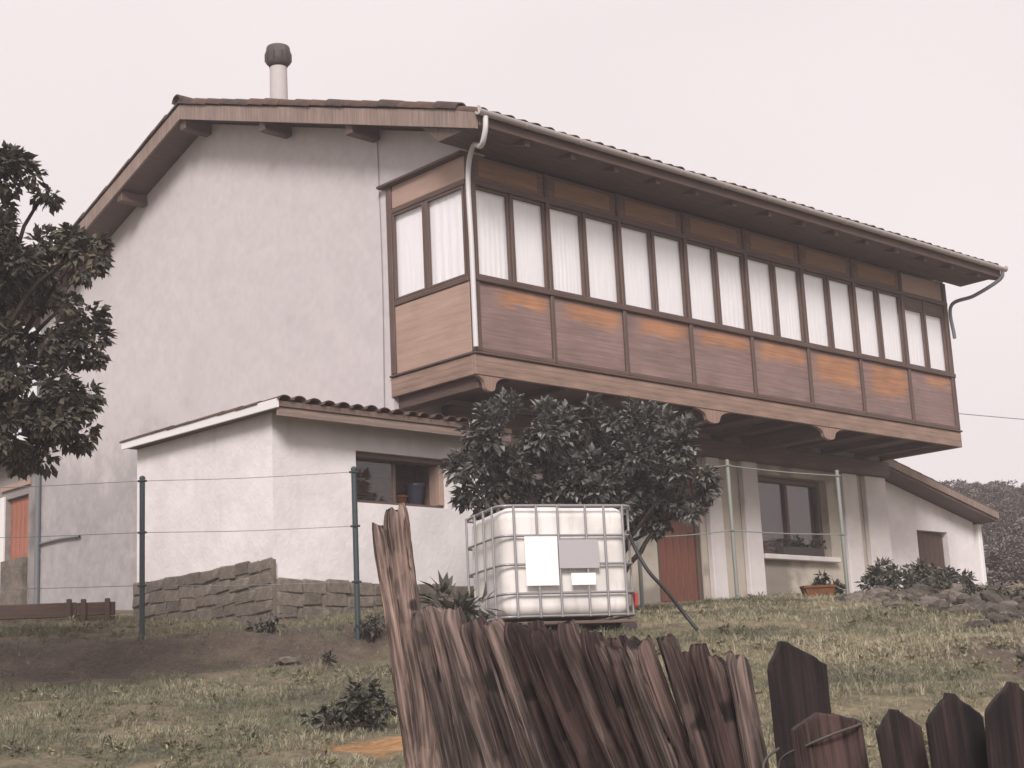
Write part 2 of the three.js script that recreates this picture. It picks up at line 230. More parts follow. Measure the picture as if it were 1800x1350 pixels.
{
  const ZW = -10.79, yb = 2.4, u = 0.16;             // rear corner of the gable wall, foundations, roof boards below roofY
  const wtop = z => roofY(z) - u;
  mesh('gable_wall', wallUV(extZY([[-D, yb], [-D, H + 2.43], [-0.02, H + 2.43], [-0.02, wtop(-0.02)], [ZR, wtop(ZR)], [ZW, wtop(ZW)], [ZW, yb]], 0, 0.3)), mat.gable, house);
  mesh('far_gable_wall', extZY([[-D, yb], [-D, H + 2.43], [-0.02, H + 2.43], [-0.02, wtop(-0.02)], [ZR, wtop(ZR)], [ZW, wtop(ZW)], [ZW, yb]], L - 0.3, L), mat.plaster, house);
  box('rear_wall', mat.plaster, house, 0.3, L - 0.3, yb, wtop(ZW) - 0.02, ZW, ZW + 0.3);
  // the ground-floor front with its openings
  mesh('front_wall', extXY([[0.3, yb], [L - 0.3, yb], [L - 0.3, H + 2.4], [0.3, H + 2.4]], -D - 0.3, -D, [[4.62, 5.58, 3.10, 5.15], [6.96, 8.72, 3.86, 5.08]]), mat.cream, house);
  for (const [x0, x1] of [[5.70, 6.0], [6.52, 6.88], [9.04, 9.44], [9.66, 10.24]]) box('pilaster', mat.pilaster, house, x0, x1, 2.6, 5.22, -D + 0.003, -D + 0.10, 0.012);
  box('timber_beam', mat.woodFrame, house, 0.75, L, 5.225, 5.48, -D + 0.003, -D + 0.16, 0.012);
  // door of red-brown boards
  const door = box('door', mat.brownDoor, house, 4.70, 5.50, 3.12, 5.07, -D - 0.12, -D - 0.07);
  for (let i = 0; i < 5; i++) { const b = box('board', mat.brownDoor, door, -0.395 + i * 0.158, -0.395 + i * 0.158 + 0.150, -0.97, 0.97, 0.026, 0.045, 0.004); }
  const hd = mesh('handle', tube([[0.30, 0.0, 0.046], [0.30, 0.0, 0.085], [0.22, 0.0, 0.085]], 0.01, 10, 6), mat.black, door);
  for (const [a, b, c, d] of [[4.62, 4.697, 3.1, 5.15], [5.503, 5.58, 3.1, 5.15], [4.70, 5.50, 5.073, 5.15]]) box('door_frame', mat.woodFrame, house, a, b, c, d, -D - 0.2, -D - 0.02);
  // wide ground-floor window
  const win = box('window', mat.curtainBrown, house, 6.97, 8.71, 3.87, 5.07, -D - 0.30, -D - 0.26);
  for (const [a, b, c, d] of [[-0.87, -0.79, -0.6, 0.6], [0.79, 0.87, -0.6, 0.6], [-0.787, 0.787, 0.52, 0.6], [-0.787, 0.787, -0.6, -0.52], [-0.035, 0.035, -0.517, 0.517]]) box('frame', mat.woodFrame, win, a, b, c, d, 0.07, 0.15, 0.008);
  for (const [a, b] of [[-0.787, -0.038], [0.038, 0.787]]) { box('pane', mat.glass, win, a, b, -0.517, 0.517, 0.10, 0.104, 0.0005); }
  box('window_sill', mat.pilaster, house, 6.90, 8.78, 3.78, 3.857, -D - 0.1, -D + 0.12, 0.01);
  // cable and drainpipe on the gable
  mesh('cable', tube([[-0.012, 5.3, -1.70], [-0.012, 7, -1.66], [-0.012, 8.9, -1.68]], 0.006, 20, 5), mat.wire, house);
  mesh('drainpipe', tube([[-0.06, 3.0, ZW + 0.12], [-0.06, 6, ZW + 0.12], [-0.06, 8.2, ZW + 0.12]], 0.045, 16, 8), mat.darkPipe, house);
  mesh('wall_conduit', tube([[-0.035, 4.75, ZW + 0.15], [-0.035, 4.75, -9.9], [-0.035, 4.72, -9.3]], 0.02, 14, 6), mat.darkPipe, house);

  // roof: boards, bargeboards, purlins, tiles
  const th = 0.13, z0 = ZE, z1 = ZB;
  const roof = mesh('roof', extZY([[z0, roofY(z0) - th], [z0, roofY(z0)], [ZR, YR], [z1, roofY(z1)], [z1, roofY(z1) - th], [ZR, YR - th]], OX + 0.03, RXE - 0.03), mat.woodFrame, house);
  const barge = (a, b, x0, x1) => mesh('bargeboard', extZY([[a, roofY(a) - 0.20], [a, roofY(a) + 0.015], [b, roofY(b) + 0.015], [b, roofY(b) - 0.20]], x0, x1), mat.barge, roof);
  barge(z0 + 0.01, ZR + 0.002, OX - 0.005, OX + 0.028); barge(ZR - 0.002, z1 - 0.01, OX - 0.005, OX + 0.028);
  barge(z0 + 0.01, ZR + 0.002, RXE - 0.028, RXE + 0.005); barge(ZR - 0.002, z1 - 0.01, RXE - 0.028, RXE + 0.005);
  for (const z of [-1.7, -3.6, ZR, -7.4, -9.2]) box('purlin', mat.woodFrame, roof, OX + 0.05, -0.003, roofY(z) - th - 0.19 - (z === ZR ? 0.03 : 0), roofY(z) - th - 0.03, z - 0.07, z + 0.07, 0.008);
  for (let i = 0; i < 14; i++) { const x = 0.3 + i * 0.76; mesh('rafter', extZY([[z0 - 0.03, roofY(z0) - th - 0.004], [0.03, roofY(0) - th - 0.004], [0.03, roofY(0) - th - 0.11], [z0 - 0.03, roofY(z0) - th - 0.09]], x, x + 0.08), mat.woodFrame, roof); }
  // flat boarded soffit over the gallery, closed at its ends
  const yS = H + 2.44;
  for (let i = 0; i < 5; i++) box('soffit_board', mat.woodFrame, roof, OX + 0.04, RXE - 0.04, yS, yS + 0.02, -0.005 + i * 0.14, -0.005 + i * 0.14 + 0.134, 0.003);
  const endp = [[0.70, yS + 0.022], [0.70, roofY(0.70) - th - 0.005], [-0.45, roofY(-0.45) - th - 0.005], [0.0, yS + 0.022]];
  mesh('eave_end_board', extZY(endp, OX + 0.05, OX + 0.075), mat.woodFrame, roof); mesh('eave_end_board', extZY(endp, RXE - 0.075, RXE - 0.05), mat.woodFrame, roof);
  mesh('fascia', cbox(RXE - OX - 0.07, 0.16, 0.025), mat.woodFrame, roof).position.set((RXE + OX) / 2, roofY(ZE) - 0.085, ZE + 0.015);
  // barrel tiles
  const arch = (r, len) => { const s = new THREE.Shape(); s.absarc(0, 0, r, 0, Math.PI, false); s.lineTo(-r + 0.016, 0); s.absarc(0, 0, r - 0.016, Math.PI, 0, true); s.closePath(); const g = new THREE.ExtrudeGeometry(s, { depth: len, bevelEnabled: false, curveSegments: 6 }); g.translate(0, 0, -len / 2); return boxUV(g); };
  const tg = [arch(0.092, 0.42), arch(0.098, 0.40), arch(0.088, 0.43)], tm = [mat.tile, mat.tile2, mat.tile3], pitch = Math.atan(TAN), q = rng(9);
  const tileAt = (x, z, front, lift = 0) => { const o = mesh('roof_tile', tg[Math.floor(q() * 3)], tm[Math.floor(q() * 3)], roof); o.position.set(x, roofY(z) + 0.025 + lift + (q() - 0.5) * 0.012, z); o.rotation.x = (front ? 1 : -1) * pitch + (front ? 0.03 : -0.03); o.rotation.z = (q() - 0.5) * 0.05; };
  for (let x = OX + 0.08, i = 0; x < RXE; x += 0.213, i++) { tileAt(x, ZE - 0.15, true, -0.012); roof.children[roof.children.length - 1].scale.y = 0.7; }
  for (let z = ZE - 0.5; z > ZR; z -= 0.35) tileAt(OX + 0.06, z, true, 0.01);
  for (let z = ZR - 0.2; z > ZB; z -= 0.35) tileAt(OX + 0.06, z, false, 0.01);
  for (let x = OX + 0.15; x < RXE; x += 0.38) { const o = mesh('ridge_tile', tg[Math.floor(q() * 3)], tm[Math.floor(q() * 3)], roof); o.position.set(x, YR + 0.05 + (q() - 0.5) * 0.02, ZR); o.rotation.y = Math.PI / 2; o.scale.set(1.25, 1.2, 1); }
  const field = [];
  for (const front of [true, false]) for (let x = OX + 0.08 + 0.213; x < RXE; x += 0.213) { const a = front ? ZE - 0.34 : ZR - 0.1, b = front ? ZR + 0.1 : ZB, len = Math.abs(a - b) / Math.cos(pitch), s = new THREE.Shape(); s.absarc(0, 0, 0.095, 0, Math.PI, false); const g = new THREE.ExtrudeGeometry(s, { depth: len, bevelEnabled: false, curveSegments: 4 }); g.translate(0, 0, -len / 2); g.rotateX((front ? 1 : -1) * pitch); g.translate(x, roofY((a + b) / 2) + 0.008, (a + b) / 2); field.push(boxUV(g)); }
  const fm = mesh('tile_field', mergeGeometries(field), mat.tile, roof); fm.userData.kind = 'stuff';
  // gutter and downpipes
  const gz = ZE + 0.085, gy = roofY(ZE) - 0.014, gs = new THREE.Shape(); gs.absarc(0, 0, 0.052, Math.PI, 2 * Math.PI, false); gs.lineTo(0.046, 0); gs.absarc(0, 0, 0.046, 0, Math.PI, true); gs.closePath();
  const gg = new THREE.ExtrudeGeometry(gs, { depth: RXE - OX + 0.06, bevelEnabled: false, curveSegments: 10 }); gg.rotateY(Math.PI / 2); gg.translate(OX - 0.03, gy, gz);
  const gut = mesh('gutter', boxUV(gg), mat.gutter, house);
  for (const x of [OX - 0.032, RXE + 0.032]) { const cp = mesh('gutter_end_cap', boxUV(new THREE.CylinderGeometry(0.053, 0.053, 0.008, 16, 1, false, Math.PI / 2, Math.PI).rotateZ(Math.PI / 2).rotateX(Math.PI)), mat.gutter, gut); cp.position.set(x, gy, gz); }
  for (let x = 0.2; x < RXE; x += 0.9) { const b = mesh('gutter_bracket', tube([[x, gy + 0.004, gz + 0.055], [x, gy - 0.039, gz + 0.039], [x, gy - 0.055, gz], [x, gy - 0.039, gz - 0.039], [x, gy + 0.01, gz - 0.056]], 0.005, 10, 4), mat.gutter, gut); }
  mesh('downpipe', tube([[OX + 0.08, gy - 0.05, gz], [OX + 0.08, gy - 0.20, gz - 0.01], [OX + 0.12, gy - 0.34, gz - 0.12], [-0.06, H + 2.42, 0.16], [-0.045, H + 2.2, 0.055], [-0.045, H + 1.2, 0.05], [-0.045, H + 0.03, 0.05]], 0.031, 60, 10), mat.pipe, house);
  mesh('downpipe', tube([[RXE - 0.06, gy - 0.05, gz], [RXE - 0.06, gy - 0.14, gz - 0.02], [RXE - 0.25, H + 2.18, 0.35], [L + 0.05, H + 2.05, 0.06], [L + 0.05, H + 1.5, 0.05]], 0.03, 40, 8), mat.darkPipe, house);
  // round chimney with a bulbous cowl
  const ch = mesh('chimney', boxUV(new THREE.CylinderGeometry(0.125, 0.135, 1.0, 24, 1)), mat.chimney, house); ch.position.set(0.7, 10.75, -4.82);
  const lat = new THREE.LatheGeometry([[0.0, -0.02], [0.13, -0.02], [0.145, 0.02], [0.185, 0.06], [0.19, 0.20], [0.17, 0.26], [0.175, 0.27], [0.165, 0.30], [0.09, 0.335], [0.0, 0.34]].map(([a, b]) => new THREE.Vector2(a, b)), 24);
  mesh('cowl', clean(lat), mat.cowl, ch).position.set(0, 0.40, 0);
  for (let i = 0; i < 10; i++) { const a = i / 10 * Math.PI * 2, v = mesh('cowl_vane', cbox(0.012, 0.13, 0.02), mat.dark, ch); v.position.set(Math.cos(a) * 0.192, 0.53, Math.sin(a) * 0.192); v.rotation.y = -a; }
}

// ------------------------------------------------------------------ the glazed gallery, a part of the house
{
  const ga = mesh('gallery', mergeGeometries([gbox(0.06, L - 0.06, -0.20, -0.02, -D + 0.003, -0.05), gbox(0.06, L - 0.06, 2.40, 2.425, -D + 0.003, -0.06)]), mat.woodFrame, house); ga.position.y = H;
  const bay = L / 8, r = rng(77);
  // skirt and mouldings
  box('skirt_board', mat.woodSkirt, ga, -0.02, L + 0.02, -0.276, -0.035, -0.045, 0.0, 0.008);
  box('skirt_moulding', mat.woodFrame, ga, -0.035, L + 0.035, -0.033, -0.004, -0.045, 0.028, 0.008);
  box('skirt_board', mat.woodSkirt, ga, -0.02, 0.03, -0.276, -0.035, -D - 0.02, -0.047, 0.008);
  box('skirt_moulding', mat.woodFrame, ga, -0.045, 0.03, -0.033, -0.004, -D - 0.02, -0.047, 0.008);
  box('skirt_board', mat.woodSkirt, ga, L - 0.03, L + 0.02, -0.276, -0.035, -D, -0.047, 0.008);
  // carved corbels under the skirt and the beams behind them
  for (const cx of [0.17, 4.19, 6.77]) {
    const s = new THREE.Shape(); s.moveTo(-0.36, 0); s.quadraticCurveTo(-0.15, -0.015, -0.13, -0.12); s.quadraticCurveTo(-0.11, -0.17, 0, -0.17); s.quadraticCurveTo(0.11, -0.17, 0.13, -0.12); s.quadraticCurveTo(0.15, -0.015, 0.36, 0); s.closePath();
    const g = new THREE.ExtrudeGeometry(s, { depth: 0.05, bevelEnabled: true, bevelSize: 0.006, bevelThickness: 0.006, bevelSegments: 1, curveSegments: 8 });
    const c = mesh('corbel', boxUV(g), mat.woodSkirt, ga); c.position.set(Math.max(cx, 0.36), -0.284, -0.055); if (cx < 0.3) { c.scale.x = 0.6; c.position.x = 0.2; }
    box('floor_beam', mat.woodFrame, ga, Math.max(cx - 0.1, 0.04), cx + 0.1, -0.42, -0.205, -D, -0.08, 0.01);
  }
  for (let i = 0; i < 11; i++) box('floor_joist', mat.woodFrame, ga, 0.6 + i * 0.9 - 0.04, 0.6 + i * 0.9 + 0.04, -0.30, -0.203, -D + 0.002, -0.07, 0.006);
  // rails
  box('sill_rail', mat.woodFrame, ga, -0.012, L + 0.012, 0.845, 0.915, -0.06, 0.03, 0.01);
  box('head_rail', mat.woodFrame, ga, -0.012, L + 0.012, 2.03, 2.10, -0.06, 0.015, 0.01);
  box('sill_rail', mat.woodFrame, ga, -0.03, 0.06, 0.845, 0.915, -D + 0.002, -0.064, 0.01);
  box('head_rail', mat.woodFrame, ga, -0.03, 0.06, 2.03, 2.10, -D + 0.002, -0.064, 0.01);
  box('cornice_board', mat.woodFrame, ga, -0.10, 0.06, 2.395, 2.432, -D - 0.10, -0.02, 0.008);
  box('bottom_rail', mat.woodFrame, ga, 0, L, 0.0, 0.05, -0.06, 0.006, 0.006);
  // panels: each front panel has a ragged orange patch towards its top
  const panelTex = (k, reach, off) => { const t = tex(128, (u, v) => {
    const e = 1 - reach + 0.16 * (fbm(u, 0.3, 5, 1, 3, 200 + k) - 0.5) + 0.26 * (fbm(u, v, 6, 40, 3, 230 + k) - 0.5), side = sstep(off - 0.06, off + 0.22, u + 0.2 * (fbm(u, v, 3, 24, 3, 260 + k) - 0.5)) * (1 - sstep(0.86, 1.02, u + 0.15 * (fbm(u, v, 3, 24, 3, 280 + k) - 0.5)));
    const o = sstep(0, 0.16, v - e) * side * (1 - 0.7 * sstep(0.9, 0.98, v)), g = 0.82 + 0.30 * (fbm(u, v, 3, 48, 4, 290 + k) - 0.5) + 0.16 * (fbm(u, v, 4, 3, 3, 300 + k) - 0.5);
    return [lerp(0.62, 0.77, o) * g, lerp(0.51, 0.55, o) * g, lerp(0.485, 0.40, o) * g]; }); return t; };
  const reach = [0.34, 0.36, 0.36, 0.36, 0.42, 0.62, 0.70, 0.3], offs = [0.25, 0.1, 0.12, 0.05, 0.05, 0.05, 0.1, 0.3];
  for (let k = 0; k < 8; k++) {
    const x0 = k * bay + (k ? 0.03 : 0.055), x1 = (k + 1) * bay - 0.03 - (k === 7 ? 0.025 : 0), w = x1 - x0, h = 0.79, pg = cbox(w, h, 0.03, 0.004).clone(), p = pg.attributes.position, uv = [];
    for (let i = 0; i < p.count; i++) uv.push(p.getX(i) / w + 0.5, p.getY(i) / h + 0.5); pg.setAttribute('uv', new THREE.Float32BufferAttribute(uv, 2));
    const o = mesh('panel', pg, M([1, 1, 1], { map: panelTex(k, reach[k], offs[k]), bumpMap: woodB, bumpScale: 0.002, roughness: 0.6 }), ga); o.position.set((x0 + x1) / 2, 0.4475, -0.035);
    box('frieze_panel', k === 7 ? mat.woodTan : mat.wood, ga, x0, x1, 2.104, 2.41, -0.05, -0.02, 0.004);
    if (k < 7) { const b = box('frieze_inset', mat.frieze, ga, x0 + 0.12, x1 - 0.12, 2.15, 2.36, -0.019, -0.012, 0.003); }
  }
  box('panel', mat.woodTan, ga, -0.012, 0.02, 0.003, 0.842, -D + 0.02, -0.06, 0.004);  // end panel and frieze: brighter side light painted in as a paler tan
  box('frieze_panel', mat.woodTan, ga, -0.012, 0.02, 2.104, 2.39, -D + 0.10, -0.06, 0.004);
  box('end_post', mat.woodFrame, ga, -0.035, 0.05, 0.0, 2.393, -D + 0.002, -D + 0.10, 0.008);
  // posts on every bay line
  for (let k = 0; k <= 8; k++) { const x = clamp(k * bay, 0.045, L - 0.045), w = k % 8 ? 0.03 : 0.05; box('post', mat.woodFrame, ga, x - w, x + w, 0.003, 2.41, -0.09, 0.012, 0.008); }
  // sashes: pane, blind behind it, frame strips
  const curtain = (w, h) => { const n = 5 + Math.floor(r() * 5), ph = r() * 6.28, am = 0.001 + 0.007 * r() * r(), sk = (r() - 0.5) * 1.2, g = new THREE.PlaneGeometry(w, h, 28, 4), p = g.attributes.position; for (let i = 0; i < p.count; i++) { const u = p.getX(i) / w + 0.5, v = p.getY(i) / h + 0.5; p.setZ(i, am * (0.5 + 0.5 * (1 - v)) * (Math.sin(u * n * 6.28 + ph + sk * v) + 0.5 * Math.sin(u * n * 2.3 * 6.28 + ph * 2))); } g.computeVertexNormals(); return boxUV(g); };
  const sash = (x0, x1, y0, y1, side) => {
    const pane = mesh('window_pane', new THREE.BoxGeometry(side ? 0.004 : x1 - x0, y1 - y0, side ? x1 - x0 : 0.004), mat.glass, ga);
    const bl = mesh('curtain', curtain(x1 - x0, y1 - y0), mat.blind, ga); if (side) bl.rotation.y = -Math.PI / 2;
    const f = 0.03, strips = [[x0, x0 + f, y0, y1], [x1 - f, x1, y0, y1], [x0 + f, x1 - f, y0, y0 + f], [x0 + f, x1 - f, y1 - f, y1]];
    if (side) { pane.position.set(0.0, (y0 + y1) / 2, (x0 + x1) / 2); bl.position.set(0.04, (y0 + y1) / 2, (x0 + x1) / 2); mesh('sash_frame', mergeGeometries(strips.map(([a, b, c, d]) => gbox(-0.022, 0.02, c, d, a, b, 0.004))), mat.woodFrame, ga); }
    else { pane.position.set((x0 + x1) / 2, (y0 + y1) / 2, -0.045); bl.position.set((x0 + x1) / 2, (y0 + y1) / 2, -0.085); mesh('sash_frame', mergeGeometries(strips.map(([a, b, c, d]) => gbox(a, b, c, d, -0.065, -0.022, 0.004))), mat.woodFrame, ga); }
  };
  for (let k = 0; k < 8; k++) {
    const a = k * bay + (k ? 0.032 : 0.097), b = (k + 1) * bay - (k === 7 ? 0.097 : 0.032), m = (a + b) / 2, yt = k === 7 ? 1.86 : 2.028;
    sash(a, m - 0.024, 0.917, yt); sash(m + 0.024, b, 0.917, yt); box('mullion', mat.woodFrame, ga, m - 0.022, m + 0.022, 0.917, 2.028, -0.07, 0.0, 0.006);
    if (k === 7) { box('blind_pelmet', mat.woodFrame, ga, a, m - 0.024, 1.863, 2.028, -0.06, -0.02, 0.004); box('blind_pelmet', mat.woodFrame, ga, m + 0.024, b, 1.863, 2.028, -0.06, -0.02, 0.004); }
  }
  const za = -D + 0.103, zm = -0.80; sash(za, zm - 0.024, 0.917, 2.028, true); sash(zm + 0.024, -0.092, 0.917, 2.028, true); box('mullion', mat.woodFrame, ga, -0.02, 0.03, 0.917, 2.028, zm - 0.022, zm + 0.022, 0.006);
  // far end, closed with the same boards
  box('panel', mat.wood, ga, L - 0.03, L, 0.003, 0.84, -D + 0.01, -0.09, 0.004); box('frieze_panel', mat.wood, ga, L - 0.03, L, 2.104, 2.41, -D + 0.01, -0.09, 0.004);
}

// ------------------------------------------------------------------ white annex against the gable
{
  const an = thing('annex', 'low white plastered annex on a rubble plinth with a tiled shed roof', 'annex');
  const X0 = -2.24, Z0 = -0.872, ZB2 = -3.72, yb = 2.2;
  const yt = z => 5.0 + (z - Z0) * -0.012;
  mesh('front_wall', extXY([[X0, yb], [0.85, yb], [0.85, 5.0], [X0, 5.0]], Z0 - 0.25, Z0, [[-1.11, 0.24, 4.08, 4.67]]), mat.annexPlaster, an);
  mesh('side_wall', extZY([[Z0 - 0.25, yb], [Z0 - 0.25, 5.0], [ZB2, 5.03], [ZB2, yb]], X0, X0 + 0.25), mat.annexPlaster, an);
  box('return_wall', mat.annexPlaster, an, 0.60, 0.85, yb, 5.0, -D + 0.005, Z0 - 0.252);
  box('rear_wall', mat.annexPlaster, an, X0 + 0.252, -0.025, yb, 5.0, ZB2, ZB2 + 0.25);
  // window: brown frame, deep reveal, glass
  const w = box('window', mat.board, an, -1.108, 0.238, 4.082, 4.668, Z0 - 0.62, Z0 - 0.60);
  box('frame', mat.woodFrame, w, -0.673, 0.673, 0.233, 0.293, 0.36, 0.55, 0.006); box('frame', mat.woodFrame, w, -0.673, 0.673, -0.293, -0.253, 0.36, 0.53, 0.006);
  box('frame', mat.woodFrame, w, -0.673, -0.62, -0.25, 0.23, 0.36, 0.53, 0.006); box('frame', mat.woodTan, w, 0.60, 0.673, -0.25, 0.23, 0.36, 0.55, 0.006); box('frame', mat.woodFrame, w, -0.02, 0.02, -0.25, 0.23, 0.42, 0.46, 0.006);
  box('pane', mat.glass, w, -0.618, -0.022, -0.25, 0.23, 0.438, 0.442, 0.0005);
  for (const x of [-0.675, 0.66]) box('reveal', mat.board, w, x, x + 0.012, -0.292, 0.292, 0.02, 0.355, 0.003);
  box('reveal', mat.board, w, -0.66, 0.658, -0.293, -0.28, 0.02, 0.355, 0.003);
  // roof
  const RX0 = -2.42, rz0 = -0.52, rz1 = -3.78, ry = z => 5.05 - 0.016 * (z - rz0);
  const roof = mesh('roof', extZY([[rz0, ry(rz0) - 0.06], [rz0, ry(rz0)], [rz1, ry(rz1)], [rz1, ry(rz1) - 0.06]], RX0 + 0.03, -0.025), mat.board, an);
  mesh('roof_eave', extZY([[rz0, ry(rz0) - 0.06], [rz0, ry(rz0)], [-D + 0.01, ry(-D)], [-D + 0.01, ry(-D) - 0.06]], -0.022, 1.0), mat.board, an);
  mesh('verge_board', extZY([[rz0 + 0.005, ry(rz0) - 0.075], [rz0 + 0.005, ry(rz0) + 0.02], [rz1, ry(rz1) + 0.02], [rz1, ry(rz1) - 0.075]], RX0, RX0 + 0.027), mat.white, an);
  box('eave_board', mat.barge, an, RX0 + 0.03, 1.0, ry(rz0) - 0.16, ry(rz0) - 0.063, rz0 - 0.05, rz0 - 0.02, 0.004);
  const s = new THREE.Shape(); s.absarc(0, 0, 0.085, 0, Math.PI, false); s.lineTo(-0.07, 0); s.absarc(0, 0, 0.07, Math.PI, 0, true); s.closePath();
  const tg = boxUV(new THREE.ExtrudeGeometry(s, { depth: 0.42, bevelEnabled: false, curveSegments: 6 })), q = rng(19), tm = [mat.tile, mat.tile2, mat.tile3];
  for (let x = RX0 + 0.09; x < 0.98; x += 0.195) { const o = mesh('roof_tile', tg, tm[Math.floor(q() * 3)], roof); o.position.set(x, ry(rz0) + 0.004 + q() * 0.012, rz0 - 0.38); o.scale.y = 0.62; o.rotation.y = (q() - 0.5) * 0.06; }
  for (let z = rz0 - 0.72; z > rz1; z -= 0.36) { const o = mesh('roof_tile', tg, tm[Math.floor(q() * 3)], roof); o.position.set(RX0 + 0.07, ry(z) + 0.006 + q() * 0.008, z - 0.05); o.scale.y = 0.5; }
  const fl = []; for (let x = RX0 + 0.28; x < -0.12; x += 0.195) { const s2 = new THREE.Shape(); s2.absarc(0, 0, 0.085, 0, Math.PI, false); const g = new THREE.ExtrudeGeometry(s2, { depth: 2.8, bevelEnabled: false, curveSegments: 4 }); g.scale(1, 0.5, 1); g.translate(x, ry(rz0) + 0.003, rz1 + 0.06); fl.push(boxUV(g)); }
  const fm = mesh('tile_field', mergeGeometries(fl), mat.tile, roof); fm.userData.kind = 'stuff';
  // rubble plinth: mortar core with proud stones
  const core = mesh('plinth', mergeGeometries([gbox(X0 - 0.05, X0 - 0.004, yb, 3.40, ZB2, Z0 + 0.05), gbox(X0 - 0.003, 0.87, yb, 3.17, Z0 + 0.004, Z0 + 0.05)]), mat.mortar, an);
  const sg = [0.20, 0.26, 0.31, 0.36].map((l, i) => { const g = cbox(l, 0.125 + 0.015 * (i % 3), 0.05, 0.018).clone(), p = g.attributes.position; for (let k = 0; k < p.count; k++) { const a = p.getX(k), b = p.getY(k), c = p.getZ(k); p.setXYZ(k, a + (N2(b * 40 + 50, c * 30 + 50, 3 + i) - 0.5) * 0.05, b + (N2(a * 12 + 50, c * 9 + 50, 6 + i) - 0.5) * 0.045, c + (N2(a * 20 + 50, b * 20 + 50, 9 + i) - 0.5) * 0.02); } g.computeVertexNormals(); return g; }), len = [0.20, 0.26, 0.31, 0.36], sm = [mat.stone, mat.stone2, mat.stone3];
  const course = (from, to, y, put) => { let a = from; while (a < to - 0.12) { const i = Math.floor(q() * 4), l = len[i]; if (a + l > to + 0.05) { a += 0.1; continue; } const o = mesh('stone', sg[i], sm[Math.floor(q() * 3)], core); put(o, a + l / 2, y + (q() - 0.5) * 0.02); o.rotation.z = (q() - 0.5) * 0.07; a += l + 0.012; } };
  for (let k = 0; k < 6; k++) course(-Z0 - 0.03, -ZB2, 2.62 + k * 0.142, (o, a, y) => { o.rotation.order = 'YZX'; o.rotation.y = -Math.PI / 2; o.position.set(X0 - 0.040 - q() * 0.010, y, -a); });
  for (let k = 0; k < 5; k++) course(X0, 0.85, 2.54 + k * 0.142, (o, a, y) => o.position.set(a, y, Z0 + 0.040 + q() * 0.010));
}
// things on the ledge of the annex window
{
  const pot = (name, m, x, y, z, r, h, label) => { const g = new THREE.LatheGeometry([[0, 0], [r * 0.7, 0], [r, h * 0.85], [r * 1.1, h * 0.86], [r * 1.1, h], [r * 0.95, h], [r * 0.9, h * 0.9], [0, h * 0.88]].map(([a, b]) => new THREE.Vector2(a, b)), 20); const o = top(name, clean(g), m, label, 'pot'); o.position.set(x, y, z); return o; };
  pot('pot', mat.terracotta, -0.17, 4.106, -1.28, 0.10, 0.15, 'orange clay pot standing inside the annex window');
  pot('pot', mat.bluePot, 0.03, 4.106, -1.22, 0.11, 0.30, 'dark blue jar standing inside the annex window');
  const b = mesh('tray', cbox(0.42, 0.12, 0.2, 0.015), mat.black, null); b.name = numbered('tray'); scene.add(b); tag(b, 'low black tray lying inside the annex window', 'tray'); b.position.set(-0.82, 4.166, -1.27);
}

// ------------------------------------------------------------------ small white shed beyond the house
{
  const sh = thing('shed', 'small white shed with a brown door and sloping tiled roof beyond the house', 'shed');
  const Z = -1.9, yb = 2.6;
  const ry = x => 5.44 - 0.216 * (x - 10.96);
  mesh('front_wall', extXY([[10.33, yb], [13.60, yb], [13.60, ry(13.60) - 0.16], [10.33, ry(10.33) - 0.16]], Z - 0.2, Z, [[11.76, 12.72, 2.7, 4.49]]), mat.annexPlaster, sh);
  box('side_wall', mat.annexPlaster, sh, 13.40, 13.60, yb, ry(13.60) - 0.17, Z - 4, Z - 0.202);
  const d = box('door', mat.darkDoor, sh, 11.77, 12.71, 2.72, 4.48, Z - 0.16, Z - 0.11);
  for (let i = 0; i < 6; i++) box('board', mat.darkDoor, d, -0.465 + i * 0.155, -0.465 + i * 0.155 + 0.149, -0.875, 0.875, 0.027, 0.042, 0.004);
  mesh('handle', tube([[0.36, 0.05, 0.04], [0.36, 0.05, 0.08], [0.36, -0.08, 0.08], [0.36, -0.08, 0.04]], 0.009, 12, 6), mat.black, d);
  mesh('roof', extXY([[10.32, ry(10.32)], [13.80, ry(13.80)], [13.80, ry(13.80) - 0.14], [10.32, ry(10.32) - 0.14]], Z - 4.2, -1.52), mat.woodFrame, sh);
  mesh('verge_board', extXY([[10.32, ry(10.32) + 0.03], [13.83, ry(13.83) + 0.03], [13.83, ry(13.83) - 0.09], [10.32, ry(10.32) - 0.09]], -1.518, -1.49), mat.barge, sh);
  const s = new THREE.Shape(); s.absarc(0, 0, 0.09, 0, Math.PI, false); s.lineTo(-0.075, 0); s.absarc(0, 0, 0.075, Math.PI, 0, true); s.closePath();
  const tg = boxUV(new THREE.ExtrudeGeometry(s, { depth: 0.42, bevelEnabled: false, curveSegments: 6 }).rotateY(Math.PI / 2)), q = rng(29);
  for (let x = 10.35; x < 13.6; x += 0.36) { const o = mesh('roof_tile', tg, [mat.tile, mat.tile2, mat.tile3][Math.floor(q() * 3)], sh); o.position.set(x, ry(x) + 0.02, -1.58); o.rotation.z = -Math.atan(0.216) + 0.02; o.scale.y = 0.7; }
  box('corner_post', mat.white, sh, 13.66, 13.77, 2.6, ry(13.8) - 0.15, Z - 0.07, Z + 0.07, 0.01);
}
